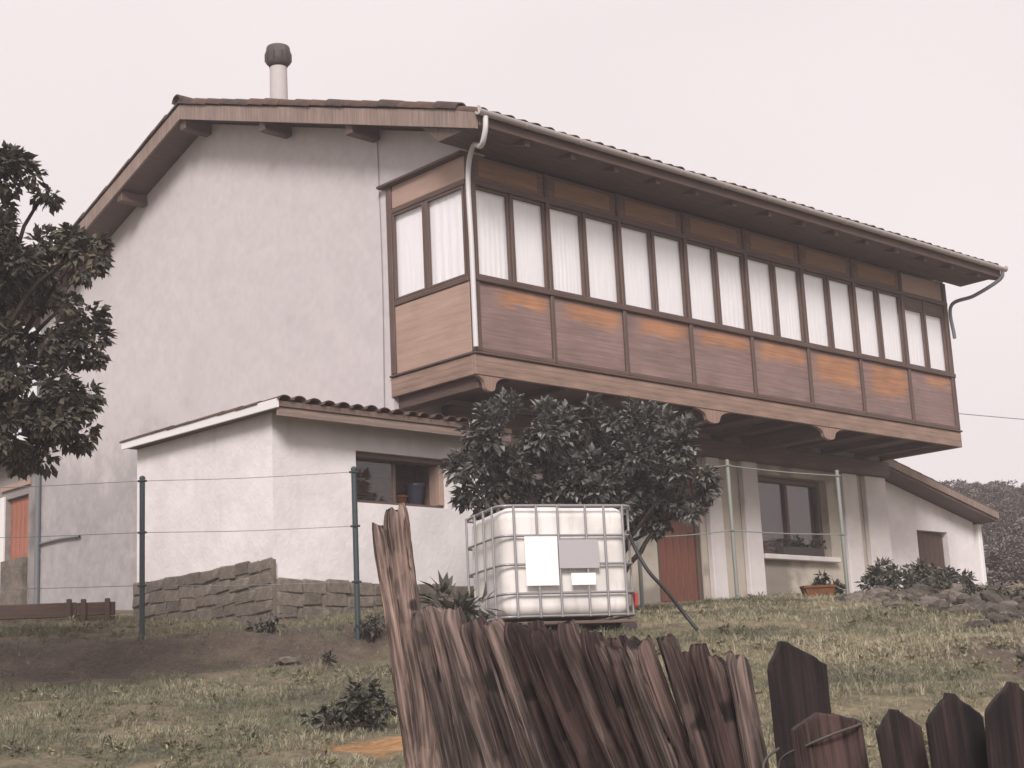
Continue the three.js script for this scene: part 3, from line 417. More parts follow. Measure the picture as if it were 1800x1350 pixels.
// ------------------------------------------------------------------ low outbuilding behind the rear corner
{
  const ob = thing('outbuilding', 'grey rendered outbuilding with an orange-red door behind the tree', 'outbuilding');
  mesh('wall', extZY([[-11.3, 2.8], [-11.3, 6.75], [-17, 6.75], [-17, 2.8]], 1.2, 1.45, [[-14.45, -13.56, 4.0, 6.05]]), mat.cement, ob);
  box('roof', mat.tile, ob, 0.9, 5, 6.78, 6.9, -17.2, -11.2); box('fascia', mat.woodTan, ob, 0.86, 0.897, 6.70, 6.86, -17.2, -11.2);
  const d = box('door', mat.orangeDoor, ob, 1.30, 1.35, 4.9, 6.03, -14.44, -13.57);
  for (let i = 0; i < 5; i++) box('board', mat.orangeDoor, d, -0.04, -0.026, -0.56, 0.56, -0.43 + i * 0.172, -0.43 + i * 0.172 + 0.166, 0.004);
  box('door_step', mat.stone2, ob, 1.1, 1.44, 3.0, 4.895, -14.44, -13.57);
  box('door_frame', mat.white, ob, 1.15, 1.197, 4.3, 6.1, -14.62, -14.46);
  for (const [a, b] of [[-12.2, -11.3]]) box('lintel_board', mat.woodTan, ob, 1.15, 1.197, 6.2, 6.3, -14.6, -13.45);
}

// ------------------------------------------------------------------ foliage
function leafCloud(clumps, per, len, wid, cols, seed, opt = {}) {
  const r = rng(seed), pos = [], col = [], up = opt.up ?? 0.2, droop = opt.droop ?? 0.2;
  const X = vec(), Y = vec(), Z = vec(), q = vec();
  for (const [c, R, ry = 0.85] of clumps) {
    const n = Math.round(per * R * R * (0.8 + 0.4 * r()));
    const subs = []; const ns = Math.max(4, Math.round(R * 26)); for (let i = 0; i < ns; i++) { const d = vec(r() - 0.5, r() - 0.5, r() - 0.5).normalize().multiplyScalar(R * (0.35 + 0.7 * Math.sqrt(r()))); d.y *= ry; subs.push([d, R * (0.18 + 0.2 * r())]); }
    for (let i = 0; i < n; i++) {
      const [sc, sr] = subs[Math.floor(r() * ns)], d = vec(r() - 0.5, r() - 0.5, r() - 0.5).normalize();
      q.copy(d).multiplyScalar(sr * Math.cbrt(r())).add(sc).add(c);
      Y.copy(d).multiplyScalar(0.8).add(sc.clone().normalize().multiplyScalar(0.5)).add(vec((r() - 0.5) * 0.9, (r() - 0.5) * 0.9 - droop, (r() - 0.5) * 0.9)).normalize();
      Z.set((r() - 0.5) * 1.4, up + r(), (r() - 0.5) * 1.4).normalize(); X.crossVectors(Y, Z).normalize(); Z.crossVectors(X, Y);
      const l = len * (0.6 + 0.8 * r()), w = wid * (0.65 + 0.7 * r()), b = q.clone(), m = q.clone().addScaledVector(Y, l * 0.5), e = q.clone().addScaledVector(Y, l).addScaledVector(Z, -l * 0.18 * r()), a1 = m.clone().addScaledVector(X, w / 2).addScaledVector(Z, w * 0.16), a2 = m.clone().addScaledVector(X, -w / 2).addScaledVector(Z, w * 0.16);
      for (const p of [b, a1, m, a1, e, m, b, m, a2, m, e, a2]) pos.push(p.x, p.y, p.z);
      const cc = cols[Math.floor(r() * cols.length)], k = 0.55 + 0.9 * r(); for (let j = 0; j < 12; j++) col.push(cc[0] * k, cc[1] * k, cc[2] * k);
    }
  }
  const g = new THREE.BufferGeometry(); g.setAttribute('position', new THREE.Float32BufferAttribute(pos, 3)); g.setAttribute('color', new THREE.Float32BufferAttribute(col, 3)); g.computeVertexNormals(); return g;
}
function limb(a, b, r0, r1, bend, seed) { const r = rng(seed), n = 10, pts = []; for (let i = 0; i <= n; i++) { const t = i / n, p = a.clone().lerp(b, t); p.y += Math.sin(t * Math.PI) * bend; if (i && i < n) p.add(vec((r() - 0.5) * 0.08, (r() - 0.5) * 0.08, (r() - 0.5) * 0.08)); pts.push(p); } const c = new THREE.CatmullRomCurve3(pts), g = new THREE.TubeGeometry(c, 16, 1, 8), p = g.attributes.position; for (let i = 0; i <= 16; i++) { const ctr = c.getPointAt(i / 16), rad = lerp(r0, r1, i / 16); for (let j = 0; j <= 8; j++) { const k = i * 9 + j, v = vec().fromBufferAttribute(p, k).sub(ctr).multiplyScalar(rad).add(ctr); p.setXYZ(k, v.x, v.y, v.z); } } g.computeVertexNormals(); const uv = g.attributes.uv, len = a.distanceTo(b); for (let i = 0; i < uv.count; i++) uv.setXY(i, uv.getY(i) * r0 * 6, uv.getX(i) * len); return clean(g); }
const leafMat = (rough = 0.6, thru = 0) => new THREE.MeshPhysicalMaterial({ color: 0xffffff, vertexColors: true, roughness: rough, side: THREE.DoubleSide, transmission: thru, thickness: 0 });

// broad-leaved tree at the left edge
{
  const tr = thing('tree', 'dark broad-leaved tree with drooping branches in front of the gable wall', 'tree');
  const C = [[-3.97, 6.10, .22], [-3.75, 6.09, .12], [-3.92, 5.48, .30], [-3.51, 5.42, .24], [-3.19, 5.30, .19], [-3.73, 5.24, .26], [-3.50, 4.95, .26], [-3.72, 4.68, .26], [-3.41, 4.58, .24], [-3.92, 4.51, .30], [-3.72, 4.23, .30], [-3.41, 4.26, .24], [-3.40, 3.96, .19], [-3.80, 3.87, .24], [-4.29, 6.02, .39], [-4.36, 5.18, .48], [-4.34, 4.35, .48], [-4.85, 6.39, .48], [-5.05, 5.59, .52], [-5.06, 4.66, .52], [-5.52, 5.94, .48], [-5.53, 5.14, .48], [-4.73, 6.97, .39], [-5.23, 6.75, .43], [-3.62, 3.78, .22], [-3.95, 4.05, .3], [-3.55, 4.05, .25]];
  const q = rng(55), cl = C.map(([s, y, r]) => [site(s, y, 12 + (q() - 0.5) * 1.2), r * 1.06]);
  for (const [s, y, r] of [[-4.3, 5.6, .45], [-4.9, 5.2, .5], [-5.3, 6.2, .5], [-4.5, 4.7, .5]]) for (const dt of [-0.9, 0.9]) cl.push([site(s, y, 12 + dt), r]);
  const base = gpos(-5.0, 12, -0.1), fork = site(-4.95, 3.4, 12), gs = [limb(base, fork, 0.17, 0.13, 0, 1)];
  mesh('trunk', gs[0], mat.trunk, tr);
  cl.forEach(([c, r], i) => { if (i < 24) mesh('branch', limb(fork.clone().add(vec(0, (q() - 0.2) * 0.5, 0)), c, 0.05, 0.012, -0.12 + q() * 0.2, 100 + i), mat.trunk, tr); });
  mesh('crown', leafCloud(cl, 9000, 0.075, 0.046, [[0.070, 0.060, 0.040], [0.050, 0.045, 0.033], [0.11, 0.092, 0.055], [0.04, 0.035, 0.029], [0.075, 0.068, 0.043]], 61, { droop: 0.35 }), leafMat(0.8, 0.3), tr);
}
// big-leaved shrub between the tank and the house
{
  const b = thing('shrub', 'large grey-green shrub with glossy leaves rising behind the white tank', 'shrub');
  const C = [[-0.15, 4.69, .37], [0.35, 4.79, .37], [0.85, 4.74, .37], [1.41, 4.71, .37], [1.82, 4.40, .34], [-0.35, 4.32, .34], [0.14, 4.30, .43], [0.70, 4.27, .43], [1.25, 4.24, .46], [1.80, 4.03, .34], [-0.30, 4.04, .24], [1.42, 3.92, .37], [1.62, 3.72, .28], [1.88, 3.84, .24], [0.56, 4.03, .31], [-0.42, 4.12, .26], [1.30, 3.95, .3], [0.2, 3.95, .3], [1.0, 3.95, .33]];
  const q = rng(65), cl = C.map(([s, y, r]) => [site(s * 0.97 - 0.02, y - 0.05, 17 + (q() - 0.5) * 0.7), r, 0.8]);
  const stem = gpos(0.55, 17.3, -0.05);
  cl.forEach(([c], i) => mesh('stem', limb(stem.clone().add(vec((q() - 0.5) * 0.5, 0, (q() - 0.5) * 0.5)), c, 0.045, 0.012, 0.1, 300 + i), mat.trunk, b));
  mesh('foliage', leafCloud(cl, 6800, 0.095, 0.058, [[0.12, 0.12, 0.106], [0.08, 0.082, 0.072], [0.20, 0.195, 0.175], [0.055, 0.055, 0.05]], 66, { up: 0.5, droop: 0.1 }), leafMat(0.38), b);
}
// low clumps
function clump(name, label, category, s, t, w, h, n, len, wid, cols, seed, group, opt) {
  const o = thing(name, label, category, group), q = rng(seed), cl = [], p = gpos(s, t);
  for (let i = 0; i < n; i++) cl.push([site(s + (q() - 0.5) * w, ground(s, t) + h * (0.25 + 0.55 * q()), t + (q() - 0.5) * w * 0.5), Math.min(h * 0.42, w * 0.4)]);
  cl.forEach(([c], i) => i < 6 && mesh('stem', limb(p.clone().add(vec(0, -0.03, 0)), c, 0.012, 0.005, 0.02, seed * 7 + i), mat.trunk, o));
  mesh('foliage', leafCloud(cl, opt?.per ?? 5200, len, wid, cols, seed + 1, opt), leafMat(0.6), o); return o;
}
const dk = [[0.035, 0.036, 0.026], [0.05, 0.05, 0.032], [0.028, 0.028, 0.024], [0.07, 0.068, 0.05]], gg2 = [[0.08, 0.078, 0.055], [0.055, 0.055, 0.042], [0.11, 0.105, 0.085]];
clump('low_bush', 'dark low bush on the grass beside the yellow sand patch', 'bush', -1.10, 10.6, 0.50, 0.26, 9, 0.06, 0.032, dk, 71);
clump('leafy_plant', 'dark leafy plant squeezed between the tall split post and the tank', 'plant', -0.62, 13.0, 0.34, 0.62, 9, 0.16, 0.05, dk, 81, null, { per: 1900, droop: -0.1 });
clump('weed_clump', 'small black-green weed growing in the bare earth bank', 'plant', -1.86, 15.25, 0.10, 0.14, 3, 0.07, 0.03, dk, 85);
clump('weed_clump', 'dark weeds at the foot of the annex plinth', 'plant', -2.55, 16.0, 0.3, 0.18, 5, 0.07, 0.025, dk, 87);
clump('weed_clump', 'dark weeds at the foot of the green post beside the annex window', 'plant', -1.5, 15.65, 0.22, 0.26, 5, 0.07, 0.025, dk, 88);
clump('garden_plant', 'dark plant behind the orange trough', 'plant', 3.95, 20.9, 0.4, 0.30, 6, 0.09, 0.04, dk, 91, null, {});
clump('garden_plant', 'bushy plant at the foot of the white pilasters by the house corner', 'plant', 4.75, 20.6, 0.45, 0.38, 7, 0.09, 0.04, gg2, 93);
clump('garden_plant', 'grey-green plant in front of the white shed wall', 'plant', 5.25, 21.2, 0.5, 0.40, 7, 0.09, 0.04, gg2, 95);
clump('garden_plant', 'dark plant growing before the brown shed door', 'plant', 5.75, 21.4, 0.4, 0.3, 6, 0.09, 0.04, dk, 97);
clump('garden_plant', 'low grey plant among the pale rubble stones', 'plant', 5.1, 18.9, 0.5, 0.26, 6, 0.08, 0.035, gg2, 99);

clump('garden_plant', 'pale tuft growing between the rubble stones beside the slope', 'plant', 4.9, 17.2, 0.35, 0.2, 5, 0.07, 0.025, gg2, 103);
clump('garden_plant', 'thin dry plant leaning over the middle of the rubble', 'plant', 4.85, 18.2, 0.35, 0.24, 5, 0.08, 0.02, gg2, 107);
clump('garden_plant', 'low straggling plant at the lower end of the rubble', 'plant', 4.75, 15.6, 0.4, 0.2, 5, 0.07, 0.025, gg2, 105);
// ------------------------------------------------------------------ rubble at the right
function rockGeo(seed) { let g = new THREE.IcosahedronGeometry(1, 1); const p = g.attributes.position, v = vec(); for (let i = 0; i < p.count; i++) { v.fromBufferAttribute(p, i); const k = 0.50 + 1.0 * FB(v.x * 1.9 + seed * 7, v.y * 1.7 + v.z * 2.6 + seed, 40 + seed, 2); v.multiplyScalar(k); v.y *= 0.7; p.setXYZ(i, v.x, v.y, v.z); } g.computeVertexNormals(); return boxUV(g); }
{
  const G = [1, 2, 3, 4, 5, 6].map(rockGeo), q = rng(123);
  for (let i = 0; i < 230; i++) {
    const px = q(), t = 19.4 - 5.6 * px + (q() + q() - 1) * 2.6, s = t * (0.208 + 0.118 * px + (q() - 0.5) * 0.03), k = 0.035 + 0.10 * q() * q(), pale = q() < 0.45;
    const o = top('rock', G[i % 6], pale ? mat.paleRock : mat.greyRock, pale ? 'pale stone in the rubble below the white shed' : 'dark grey stone in the rubble below the white shed', 'rock', 'rubble stones below the white shed');
    o.position.copy(gpos(s, t, k * 0.42)); o.scale.set(k * (1 + q() * 0.6), k, k * (1 + q() * 0.4)); o.rotation.set((q() - 0.5) * 0.9, q() * 6, (q() - 0.5) * 0.9);
  }
  const o = top('rock', G[2], mat.paleRock, 'pale flat stone on the bare earth bank below the annex', 'rock'); o.position.copy(gpos(-2.24, 15.15, 0.03)); o.scale.set(0.14, 0.06, 0.1); o.rotation.y = 0.4;
}
// orange trough by the house front
{
  const o = thing('trough', 'small orange clay trough on the ground before the house front', 'trough'); o.position.copy(gpos(3.80, 20.45)); o.rotation.y = -YAW + 0.2; o.scale.setScalar(0.78);
  const s = shapeOf([[-0.27, 0.20], [-0.2, 0.0], [0.2, 0.0], [0.27, 0.20]]), g = new THREE.ExtrudeGeometry(s, { depth: 0.2, bevelEnabled: true, bevelSize: 0.01, bevelThickness: 0.01, bevelSegments: 2 }); g.translate(0, 0.01, -0.1);
  const body = mesh('body', boxUV(g), mat.terracotta, o); box('soil', mat.dark, o, -0.25, 0.25, 0.205, 0.222, -0.09, 0.09);
  box('rim', mat.terracotta, o, -0.295, 0.295, 0.175, 0.204, 0.112, 0.13); mesh('drain_hole', boxUV(new THREE.CylinderGeometry(0.035, 0.035, 0.006, 14).rotateX(Math.PI / 2)), mat.black, o).position.set(0.1, 0.05, 0.113);
}
// planter box in the front window
{
  const o = thing('planter', 'dark planter box on the sill of the wide front window', 'planter'); o.position.set(7.9, 3.859, -D + 0.01);
  box('trough', mat.dark, o, -0.5, 0.5, 0.0, 0.13, -0.07, 0.07, 0.01);
  const q = rng(7), cl = []; for (let i = 0; i < 8; i++) cl.push([vec(-0.45 + i * 0.13, 0.17 + q() * 0.05, 0), 0.09]);
  mesh('foliage', leafCloud(cl, 6500, 0.06, 0.03, dk, 171), leafMat(0.6), o);
}

// ------------------------------------------------------------------ liquid tank in a cage
{
  const ts = 0.25, tt = 14.3, tk = thing('liquid_tank', 'white plastic liquid tank in a grey tubular cage on a pallet', 'tank'); tk.position.copy(site(ts, ground(ts, tt - 0.5) - 0.03, tt)); tk.rotation.y = -YAW + 0.34; tk.scale.setScalar(1.04);
  const W = 1.2, Dp = 1.0, y0 = 0.15, y1 = 1.10;
  mesh('bottle', clean(new RoundedBoxGeometry(W - 0.07, y1 - y0 - 0.03, Dp - 0.07, 5, 0.10)), mat.tank, tk).position.set(0, (y0 + y1) / 2 + 0.005, 0);
  mesh('filler_cap', boxUV(new THREE.CylinderGeometry(0.1, 0.1, 0.05, 24)), mat.tank, tk).position.set(0, y1 + 0.03, 0);
  const ring = (y, r = 0.011) => { const x = W / 2, z = Dp / 2, c = 0.09, pts = []; for (const [cx, cz, a0] of [[x - c, z - c, 0], [-x + c, z - c, 1], [-x + c, -z + c, 2], [x - c, -z + c, 3]]) for (let k = 0; k <= 4; k++) { const a = (a0 + k / 4) * Math.PI / 2; pts.push(vec(cx + c * Math.cos(a), y, cz + c * Math.sin(a))); } const cu = new THREE.CatmullRomCurve3(pts, true, 'centripetal'); return clean(new THREE.TubeGeometry(cu, 90, r, 6, true)); };
  for (const y of [0.17, 0.36, 0.60, 0.84, 1.09]) mesh('cage_ring', ring(y, y === 1.09 ? 0.014 : 0.011), mat.cage, tk);
  const bar = boxUV(new THREE.CylinderGeometry(0.011, 0.011, 0.94, 8)), put = (x, z) => { mesh('cage_bar', bar, mat.cage, tk).position.set(x, 0.63, z); };
  for (const x of [-0.48, -0.28, -0.09, 0.16, 0.33, 0.50]) { put(x, Dp / 2 + 0.018); put(x, -Dp / 2 - 0.018); }
  for (const z of [-0.36, -0.12, 0.12, 0.36]) { put(W / 2 + 0.018, z); put(-W / 2 - 0.018, z); }
  for (const [a, b, c, d, m] of [[-0.40, -0.11, 0.42, 0.83, 'label'], [-0.10, 0.26, 0.56, 0.80, 'plate'], [0.0, 0.22, 0.42, 0.52, 'label']]) box(m === 'label' ? 'label_sheet' : 'name_plate', mat[m], tk, a, b, c, d, Dp / 2 + 0.031, Dp / 2 + 0.035, 0.001);
  for (const x of [-0.52, 0, 0.52]) for (const z of [-0.42, 0, 0.42]) box('pallet_foot', mat.dark, tk, x - 0.07, x + 0.07, 0.0, 0.10, z - 0.07, z + 0.07, 0.008);
  for (let i = 0; i < 5; i++) box('pallet_board', mat.board, tk, -0.6, 0.6, 0.103, 0.13, -0.48 + i * 0.2, -0.48 + i * 0.2 + 0.16, 0.004);
  box('valve_handle', mat.red, tk, 0.625, 0.65, 0.24, 0.36, 0.36, 0.40, 0.006);
  const pts = [[0.97, 3.20, 14.05], [1.02, 3.03, 13.95], [1.115, 2.83, 13.9], [1.26, 2.65, 13.9], [1.42, 2.42, 13.9]].map(([s, y, t]) => site(s, y, t)); pts.push(gpos(1.5, 13.85, 0.02));
  top('hose', tube(pts, 0.017, 40, 8), mat.black, 'black hose hanging from the tank down to the grass', 'hose');
}

// ------------------------------------------------------------------ wire fences on green posts
function postFence(name, label, posts, m, ys, r, wr = 0.0035) {
  const o = thing(name, label, 'fence');
  for (const [s, t, h] of posts) { const p = gpos(s, t); const g = mergeGeometries([boxUV(new THREE.CylinderGeometry(r, r, h + 0.2, 12).translate(0, h / 2 - 0.1, 0)), boxUV(new THREE.SphereGeometry(r * 1.15, 12, 6, 0, Math.PI * 2, 0, Math.PI / 2).translate(0, h, 0))]); const k = mesh('post', g, m, o); k.position.copy(p); for (const y of ys) { const c = mesh('wire_clip', cbox(r * 2.6, 0.02, r * 2.6, 0.003), m, k); c.position.y = h * y; } }
  for (const y of ys) for (let i = 0; i + 1 < posts.length; i++) { const a = gpos(posts[i][0], posts[i][1], posts[i][2] * y), b = gpos(posts[i + 1][0], posts[i + 1][1], posts[i + 1][2] * y), c = a.clone().lerp(b, 0.5); c.y -= 0.015; mesh('wire', tube([a, c, b], wr, 14, 5), wr > 0.005 ? m : mat.wire, o); }
}
postFence('wire_fence', 'wire fence on dark green metal posts in front of the annex', [[-6.6, 16.6, 1.6], [-3.83, 16, 1.63], [-1.63, 15.7, 1.68]], mat.greenMetal, [0.985, 0.66, 0.33], 0.028);
postFence('wire_fence', 'wire fence on pale green posts before the ground-floor window', [[1.45, 19.3, 1.75], [2.74, 20.3, 1.80], [4.25, 20.8, 1.66]], mat.paleGreenMetal, [0.97, 0.5], 0.026, 0.008);
// low timber edging below the gable
for (const [s0, s1, t, h, l] of [[-6.3, -5.23, 18.6, 0.26, 'long low brown timber edging below the gable wall'], [-5.15, -4.72, 18.4, 0.22, 'short low brown timber edging beside the annex corner']]) {
  const o = thing('timber_edging', l, 'edging'), m = (s0 + s1) / 2, w = s1 - s0; o.position.copy(gpos(m, t)); o.rotation.y = -YAW + 0.12;
  for (let i = 0; i < 2; i++) { const b = box('plank', mat.edging, o, -w / 2, w / 2, -0.1 + i * (h + 0.1) / 2, -0.1 + (i + 1) * (h + 0.1) / 2 - 0.008, -0.03 + i * 0.008, 0.03 + i * 0.008, 0.008); }
  for (const x of [-w / 2 + 0.08, w / 2 - 0.08]) box('peg', mat.edging, o, x - 0.03, x + 0.03, -0.2, h + 0.03, 0.042, 0.09, 0.008);
}

// ------------------------------------------------------------------ the old board fence in the foreground
function paling(w, len, th, seed, tip, rough = 1) {        // rough split board standing on its foot, grain along y: grooved faces, splintered or pointed head
  const r = rng(seed), rows = 40, ring = rough > 0.7 ? 30 : 16, pos = [], uv = [], idx = [], ph = r() * 50, gr = [], cut = [], slant = (r() - 0.4) * 0.5;
  for (let j = 0; j < ring; j++) { gr.push((r() - 0.5) * 0.34 * rough); cut.push(rough > 0.7 ? w * (0.6 * r() * r() * r() * rough + slant * (1 + Math.cos(j / ring * Math.PI * 2))) : 0); }
  for (let i = 0; i <= rows; i++) {
    const v = Math.pow(i / rows, 0.6);
    for (let j = 0; j < ring; j++) {
      const a = j / ring * Math.PI * 2, ca = Math.cos(a), sa = Math.sin(a), e = rough > 0.7 ? 0.6 : 0.45, top = len - cut[j], y = v * top, d = top - y;
      const k = Math.pow(clamp(d / (w * tip[1])), 0.6), ww = w * (1 + 0.13 * rough * (N2(y * 9 + ph, 3 + seed, 2) - 0.5) - 0.05 * v), cx = tip[0] * w * (1 - k) + (N2(y * 3 + ph, 9, 4) - 0.5) * 0.012 * rough;
      const n = 1 + gr[j] * (0.5 + 1.0 * N2(j * 3.7 + ph, y * 3 + ph, 7)) + rough * (0.16 * (N2(j * 1.3 + ph, y * 22 + ph, 8) - 0.5) - 0.5 * sstep(0.80, 0.92, N2(j * 0.7 + ph, y * 8 + ph, 12))), kk = rough > 0.7 ? 0.72 + 0.28 * k : 0.10 + 0.90 * k;
      pos.push(cx + Math.sign(ca) * Math.pow(Math.abs(ca), e) * ww / 2 * kk * (1 + (n - 1) * 0.45), y, Math.sign(sa) * Math.pow(Math.abs(sa), e) * th / 2 * (0.6 + 0.4 * k) * n);
      uv.push(j / ring * (w + th) * 2 + ph, y + ph);
    }
  }
  for (let i = 0; i < rows; i++) for (let j = 0; j < ring; j++) { const a = i * ring + j, b = i * ring + (j + 1) % ring; idx.push(a, a + ring, b, b, a + ring, b + ring); }
  const c = pos.length / 3; pos.push(tip[0] * w, len + (rough > 0.7 ? -0.3 * w : w * 0.05), 0); uv.push(ph, len + ph); for (let j = 0; j < ring; j++) idx.push(rows * ring + j, c, rows * ring + (j + 1) % ring);
  const g = new THREE.BufferGeometry(); g.setAttribute('position', new THREE.Float32BufferAttribute(pos, 3)); g.setAttribute('uv', new THREE.Float32BufferAttribute(uv, 2)); g.setIndex(idx); g.computeVertexNormals(); return clean(g);
}
function picketBoard(w, len, th, seed, tipX, tipH) {        // sawn board with a worn pointed head
  const r = rng(seed), L = [], Rr = [], n = 14, h = w * tipH, ph = r() * 40;
  for (let i = 0; i <= n; i++) { const y = (len - h) * i / n; L.push([-w / 2 + (N2(y * 7 + ph, 2, 5) - 0.5) * 0.012, y]); Rr.push([w / 2 + (N2(y * 7 + ph, 8, 6) - 0.5) * 0.012, y]); }
  const head = []; for (let i = 1; i < 7; i++) { const e = i / 7, x = lerp(-w / 2, tipX * w, Math.pow(e, 1.2)); head.push([x + (r() - 0.5) * 0.003, len - h + h * e + (r() - 0.5) * 0.003]); } head.push([tipX * w - 0.004, len]); head.push([tipX * w + 0.008, len - 0.003]);
  for (let i = 6; i > 0; i--) { const e = i / 7, x = lerp(w / 2, tipX * w, Math.pow(e, 1.2)); head.push([x + (r() - 0.5) * 0.003, len - h + h * e + (r() - 0.5) * 0.003]); }
  const g = new THREE.ExtrudeGeometry(shapeOf([...L, ...head, ...Rr.reverse()]), { depth: th - 0.012, bevelEnabled: true, bevelSize: 0.006, bevelThickness: 0.006, bevelSegments: 2 }); g.translate(0, 0, -th / 2 + 0.006);
  const b = boxUV(g), uv = b.attributes.uv; for (let i = 0; i < uv.count; i++) uv.setXY(i, uv.getX(i) + ph, uv.getY(i) + ph); return b;
}
function stand(o, sTop, yTop, sBot, yBot, t, lean = 0, turn = 0) { const a = site(sBot, yBot, t), b = site(sTop, yTop, t + lean), up = b.clone().sub(a).normalize(), fw = vec(-FX, 0, -FZ), x = vec().crossVectors(up, fw).normalize(), z = vec().crossVectors(x, up); o.matrixAutoUpdate = true; o.quaternion.setFromRotationMatrix(new THREE.Matrix4().makeBasis(x, up, z)); o.rotateY(turn); o.position.copy(a); return a.distanceTo(b); }
{
  const P = [[-0.488, 2.440, -0.313, 0.749, 0.134, 6.2], [-0.398, 2.024, -0.137, 0.729, 0.131, 6.05], [-0.296, 2.036, 0.052, 0.708, 0.132, 5.9], [-0.179, 1.991, 0.253, 0.688, 0.132, 5.75], [-0.063, 1.956, 0.433, 0.667, 0.129, 5.6], [0.044, 1.922, 0.576, 0.647, 0.129, 5.45], [0.156, 1.897, 0.680, 0.626, 0.126, 5.3], [0.258, 1.858, 0.747, 0.606, 0.122, 5.15], [0.352, 1.828, 0.814, 0.585, 0.119, 5.0], [0.465, 1.805, 0.822, 0.564, 0.115, 4.85], [0.592, 1.775, 0.779, 0.544, 0.095, 4.7]];
  const f = thing('board_fence', 'old fence of rough weathered boards leaning beside a tall split post', 'fence'), q = rng(201);
  { const [s0, y0, s1, y1, w, t] = P[0], len = Math.hypot(s0 - s1, y0 - y1), g1 = paling(w * 0.8, len, 0.10, 900, [0.05, 0.7], 1.2), g2 = paling(w * 0.5, len - 0.04, 0.08, 901, [-0.1, 0.5], 1.2).translate(-0.058, 0, 0.01);
    const o = mesh('split_post', mergeGeometries([g1, g2]), mat.palePost, f); stand(o, s0, y0, s1, y1, t); o.userData.label = 'pale split post with two points'; }
  // two uneven rows of narrow split stakes along the line of the fence
  for (let k = 0; k < 27; k++) {
    const x = 1 + k / 26 * 9 + (q() - 0.5) * 0.2, i = Math.min(9, Math.floor(x)), e = x - i, A = P[i], B = P[i + 1] ?? P[i], m = A.map((v, n) => lerp(v, B[n], B === A ? 0 : e));
    const back = k % 2 ? 0.05 : 0, s0 = m[0] + (q() - 0.5) * 0.02, y0 = m[1] + (q() - 0.6) * 0.05 + 0.03 * sstep(7, 10, x) - back * 0.2, s1 = lerp(m[2], m[0] + 0.1, 0.22) + (q() - 0.5) * 0.03, w = m[4] * (0.50 + 0.28 * q()), len = Math.hypot(s0 - s1, y0 - m[3]);
    const o = mesh('stake', paling(w, len, 0.035 + 0.03 * q(), 910 + k, [(q() - 0.5) * 0.3, 0.3 + 0.5 * q()], 0.85 + 0.4 * q()), mat.paling[x < 2.6 ? 1 : [0, 2, 0, 1, 2, 0, 2][Math.floor(q() * 7)]], f); stand(o, s0, y0, s1, m[3], m[5] + back, 0, (q() - 0.5) * 0.8);
  }
  const a = site(-0.42, 1.30, 6.28), b = site(0.80, 1.02, 4.82); mesh('rail', tube([a, a.clone().lerp(b, 0.5), b], 0.035, 12, 8), mat.paling[0], f);
}
{
  const f = thing('picket_fence', 'dark brown fence of short pointed pickets beside the lane', 'fence'), q = rng(211);
  const K = [[0.718, 1.770, 0.770, 0.489, 0.155, 4.3, 'post'], [0.734, 1.581, 0.816, 0.448, 0.180, 4.0, 'stump'], [0.860, 1.581, 0.960, 0.421, 0.104, 3.8], [0.955, 1.611, 1.021, 0.400, 0.131, 3.65], [1.051, 1.627, 1.057, 0.380, 0.134, 3.5], [1.153, 1.606, 1.143, 0.366, 0.122, 3.4], [1.26, 1.61, 1.25, 0.36, 0.125, 3.3], [1.37, 1.60, 1.36, 0.35, 0.125, 3.2]];
  K.forEach(([s0, y0, s1, y1, w, t, kind], i) => {
    const len = Math.hypot(s0 - s1, y0 - y1), tip = kind === 'post' ? [-0.2, 0.5] : kind ? [-0.1, 0.2] : [(q() - 0.5) * 0.12, 0.5];
    const o = mesh(kind === "post" ? "post" : "picket", picketBoard(w * 0.88, len, kind ? 0.07 : 0.03, 940 + i, tip[0], tip[1]), kind === 'post' ? mat.darkPost : kind ? mat.paling[2] : mat.picket[i % 3], f); stand(o, s0, y0, s1, y1, t);
    if (kind === 'stump') o.userData.label = 'broad weathered picket with a blunt top';
  });
  const a = site(0.80, 0.95, 4.12), b = site(1.40, 0.82, 3.26); mesh('rail', tube([a, a.clone().lerp(b, 0.5), b], 0.03, 12, 8), mat.darkPost, f);
  const wp = [[0.64, 1.50, 4.17], [0.60, 1.475, 4.14], [0.59, 1.45, 4.12], [0.615, 1.44, 4.1], [0.63, 1.475, 4.08], [0.68, 1.51, 3.96], [0.745, 1.535, 3.94], [0.80, 1.55, 3.95], [0.83, 1.56, 4.02]].map(([s, y, t]) => site(s, y, t));
  mesh('wire_tie', tube(wp, 0.0035, 60, 6), mat.cowl, f);
}

// ------------------------------------------------------------------ power line beyond the house
{
  const po = thing('power_pole', 'slim wooden power pole beyond the shed', 'pole'), base = gpos(22, 45, -0.2), hp = 8.5 - base.y; po.position.copy(base);
  mesh('pole', boxUV(new THREE.CylinderGeometry(0.10, 0.14, hp + 0.3, 12).translate(0, hp / 2 + 0.15, 0)), mat.board, po); box('insulator', mat.white, po, -0.08, 0.08, hp - 0.1, hp + 0.05, -0.2, -0.11);
  const pts = []; for (let i = 0; i <= 8; i++) { const s = 5 + i / 8 * 17; pts.push(site(s, 10.92 - 0.142 * (s - 5) - 0.12 * Math.sin(i / 8 * Math.PI), 45)); }
  top('power_line', tube(pts, 0.012, 40, 5), mat.darkPipe, 'thin power line running across the sky beyond the house', 'power line');
}

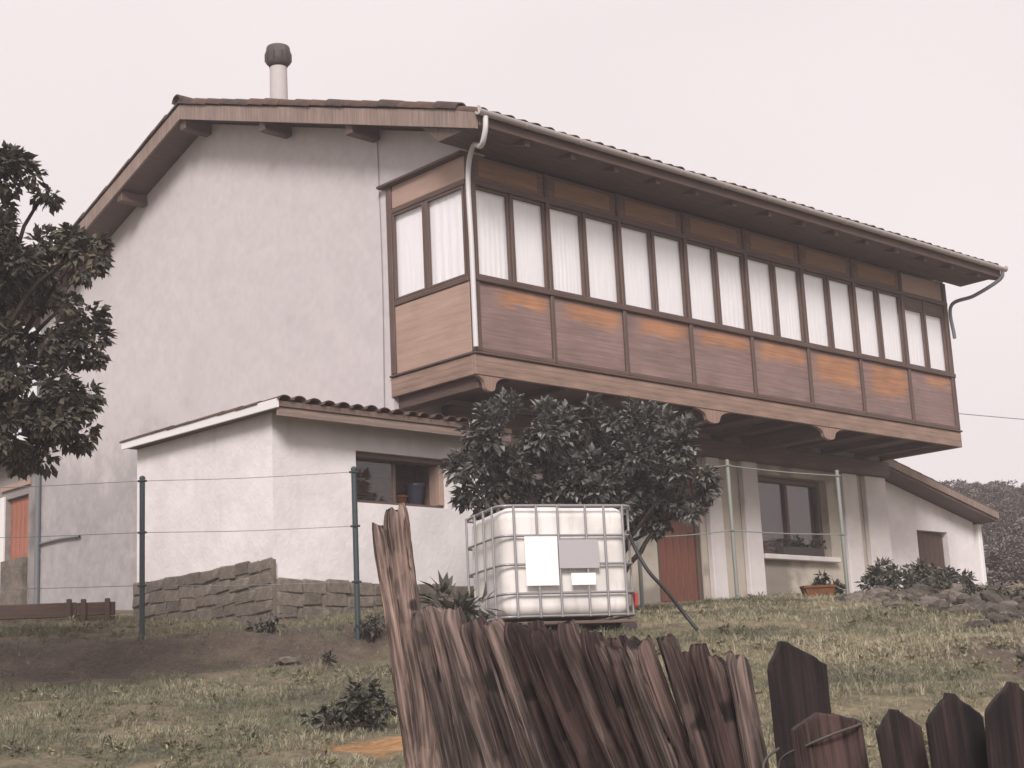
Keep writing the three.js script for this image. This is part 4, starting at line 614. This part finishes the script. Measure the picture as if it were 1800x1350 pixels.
// ------------------------------------------------------------------ grass on the slope, scrub on the far hill
{
  const q = rng(301), bp = [], bladeN = 7;
  for (let i = 0; i < bladeN; i++) { const a = q() * 6.28, l = 0.6 + 0.5 * q(), dx = Math.cos(a), dz = Math.sin(a), o = 0.25 * q(), w = 0.045, out = 0.35 + 0.7 * q(); const b = [dx * o, 0, dz * o], m = [dx * (o + out * 0.35), l * 0.6, dz * (o + out * 0.35)], e = [dx * (o + out), l * (0.75 + 0.25 * q()), dz * (o + out)], px = -dz * w, pz = dx * w; bp.push(b[0] - px, 0, b[2] - pz, b[0] + px, 0, b[2] + pz, m[0] + px * 0.7, m[1], m[2] + pz * 0.7, b[0] - px, 0, b[2] - pz, m[0] + px * 0.7, m[1], m[2] + pz * 0.7, m[0] - px * 0.7, m[1], m[2] - pz * 0.7, m[0] - px * 0.7, m[1], m[2] - pz * 0.7, m[0] + px * 0.7, m[1], m[2] + pz * 0.7, e[0], e[1], e[2]); }
  const g = new THREE.BufferGeometry(); g.setAttribute('position', new THREE.Float32BufferAttribute(bp, 3)); g.computeVertexNormals();
  const items = [], c = new THREE.Color(), m4 = new THREE.Matrix4(), e = new THREE.Euler(), Q = new THREE.Quaternion();
  while (items.length < 90000) {
    const t = 3.2 + 19.6 * Math.pow(q(), 0.85), s = (q() - 0.5) * (4 + t * 0.75), n = FB(s * 1.4, t * 1.9, 44, 4), u = s / Math.max(t, 6);
    if (u < -0.05 && t > 14.8 && t < 16.3 && q() < 0.82) continue;
    if (Math.hypot((s + 0.83) / 0.42, (t - 9.75) / 0.55) < 0.95 || n < 0.38 && q() < 0.8) continue;
    const p = gpos(s, t, -0.005); if (p.x > -2.4 && p.z < -0.7 || p.x > 0 && p.z < -1.4 || p.x > -0.1 && p.z < -1.3 && p.x < 14) continue;
    const k = (0.028 + 0.05 * q() * q()) * (0.6 + n), tall = 0.7 + 0.7 * q(), dry = clamp(0.35 + 2.2 * (FB(s * 0.8 + 7, t * 1.1, 46, 3) - 0.5) + 1.3 * u + (q() - 0.5) * 0.7);
    items.push([p, k, tall, dry, q() * 6.28, q()]);
  }
  const im = new THREE.InstancedMesh(g, M([1, 1, 1], { roughness: 0.9, side: THREE.DoubleSide }), items.length); im.name = 'grass'; im.castShadow = im.receiveShadow = true;
  items.forEach(([p, k, tall, dry, a, v], i) => { m4.compose(p, Q.setFromEuler(e.set(0, a, 0)), vec(k, k * tall, k)); im.setMatrixAt(i, m4); const b = 0.8 + 0.4 * v; im.setColorAt(i, c.setRGB(lerp(0.150, 0.36, dry) * b, lerp(0.152, 0.325, dry) * b, lerp(0.098, 0.22, dry) * b)); });
  tag(im, 'short mottled grass covering the slope below the house', 'grass', null, 'stuff'); scene.add(im);
  const wg = leafCloud([[vec(0, 0.05, 0), 0.13, 0.5]], 2600, 0.075, 0.026, [[1, 1, 1], [0.8, 0.85, 0.75]], 334, { up: 0.3, droop: -0.5 }), wi = [];
  while (wi.length < 900) { const t = 7 + 15.5 * Math.pow(q(), 0.8), s = (q() - 0.5) * (2 + t * 0.72), u = s / t, n = FB(s * 0.9 + 30, t * 1.2, 48, 3); if (n < 0.5 && q() < 0.85 || u < -0.05 && t > 14.8 && t < 16.2 && q() < 0.8) continue; const p = gpos(s, t, 0); if (p.x > -2.4 && p.z < -0.7 || p.x > -0.2 && p.z < -1.2 || Math.hypot((s + 0.83) / 0.42, (t - 9.75) / 0.55) < 0.9) continue; wi.push([p, 0.3 + 0.6 * q() * q(), q() * 6.28, q()]); }
  const wm = new THREE.InstancedMesh(wg, leafMat(0.8), wi.length); wm.name = 'weeds'; wm.castShadow = wm.receiveShadow = true;
  wi.forEach(([p, k, a, v], i) => { m4.compose(p, Q.setFromEuler(e.set(0, a, 0)), vec(k, k * 0.8, k)); wm.setMatrixAt(i, m4); wm.setColorAt(i, c.setRGB(lerp(0.13, 0.27, v), lerp(0.125, 0.235, v), lerp(0.08, 0.145, v))); });
  tag(wm, 'scattered low weeds growing among the grass of the slope', 'weeds', null, 'stuff'); scene.add(wm);
  const lg = leafCloud([[vec(0, 0.3, 0), 0.7], [vec(0.5, 0.2, 0.3), 0.5], [vec(-0.5, 0.15, -0.2), 0.5]], 4200, 0.075, 0.06, [[1, 1, 1], [0.92, 0.92, 0.92]], 333, { up: 1.2 }), its = [];
  for (let i = 0; i < 2000; i++) { const t = 34 + 50 * q(), s = (0.06 + 0.42 * q()) * t; its.push([gpos(s, t, -0.1), 0.6 + 0.8 * q() * q(), q() * 6.28, q()]); }
  const sc = new THREE.InstancedMesh(lg, leafMat(0.9), its.length); sc.name = 'hill_scrub'; sc.castShadow = sc.receiveShadow = true;
  its.forEach(([p, k, a, v], i) => { m4.compose(p, Q.setFromEuler(e.set(0, a, 0)), vec(k, k * 0.8, k)); sc.setMatrixAt(i, m4); sc.setColorAt(i, c.setRGB(lerp(0.17, 0.21, v), lerp(0.147, 0.18, v), lerp(0.13, 0.16, v))); });
  tag(sc, 'low brown scrub covering the hill behind the shed', 'scrub', null, 'stuff'); scene.add(sc);
}

renderer.render(scene, camera);
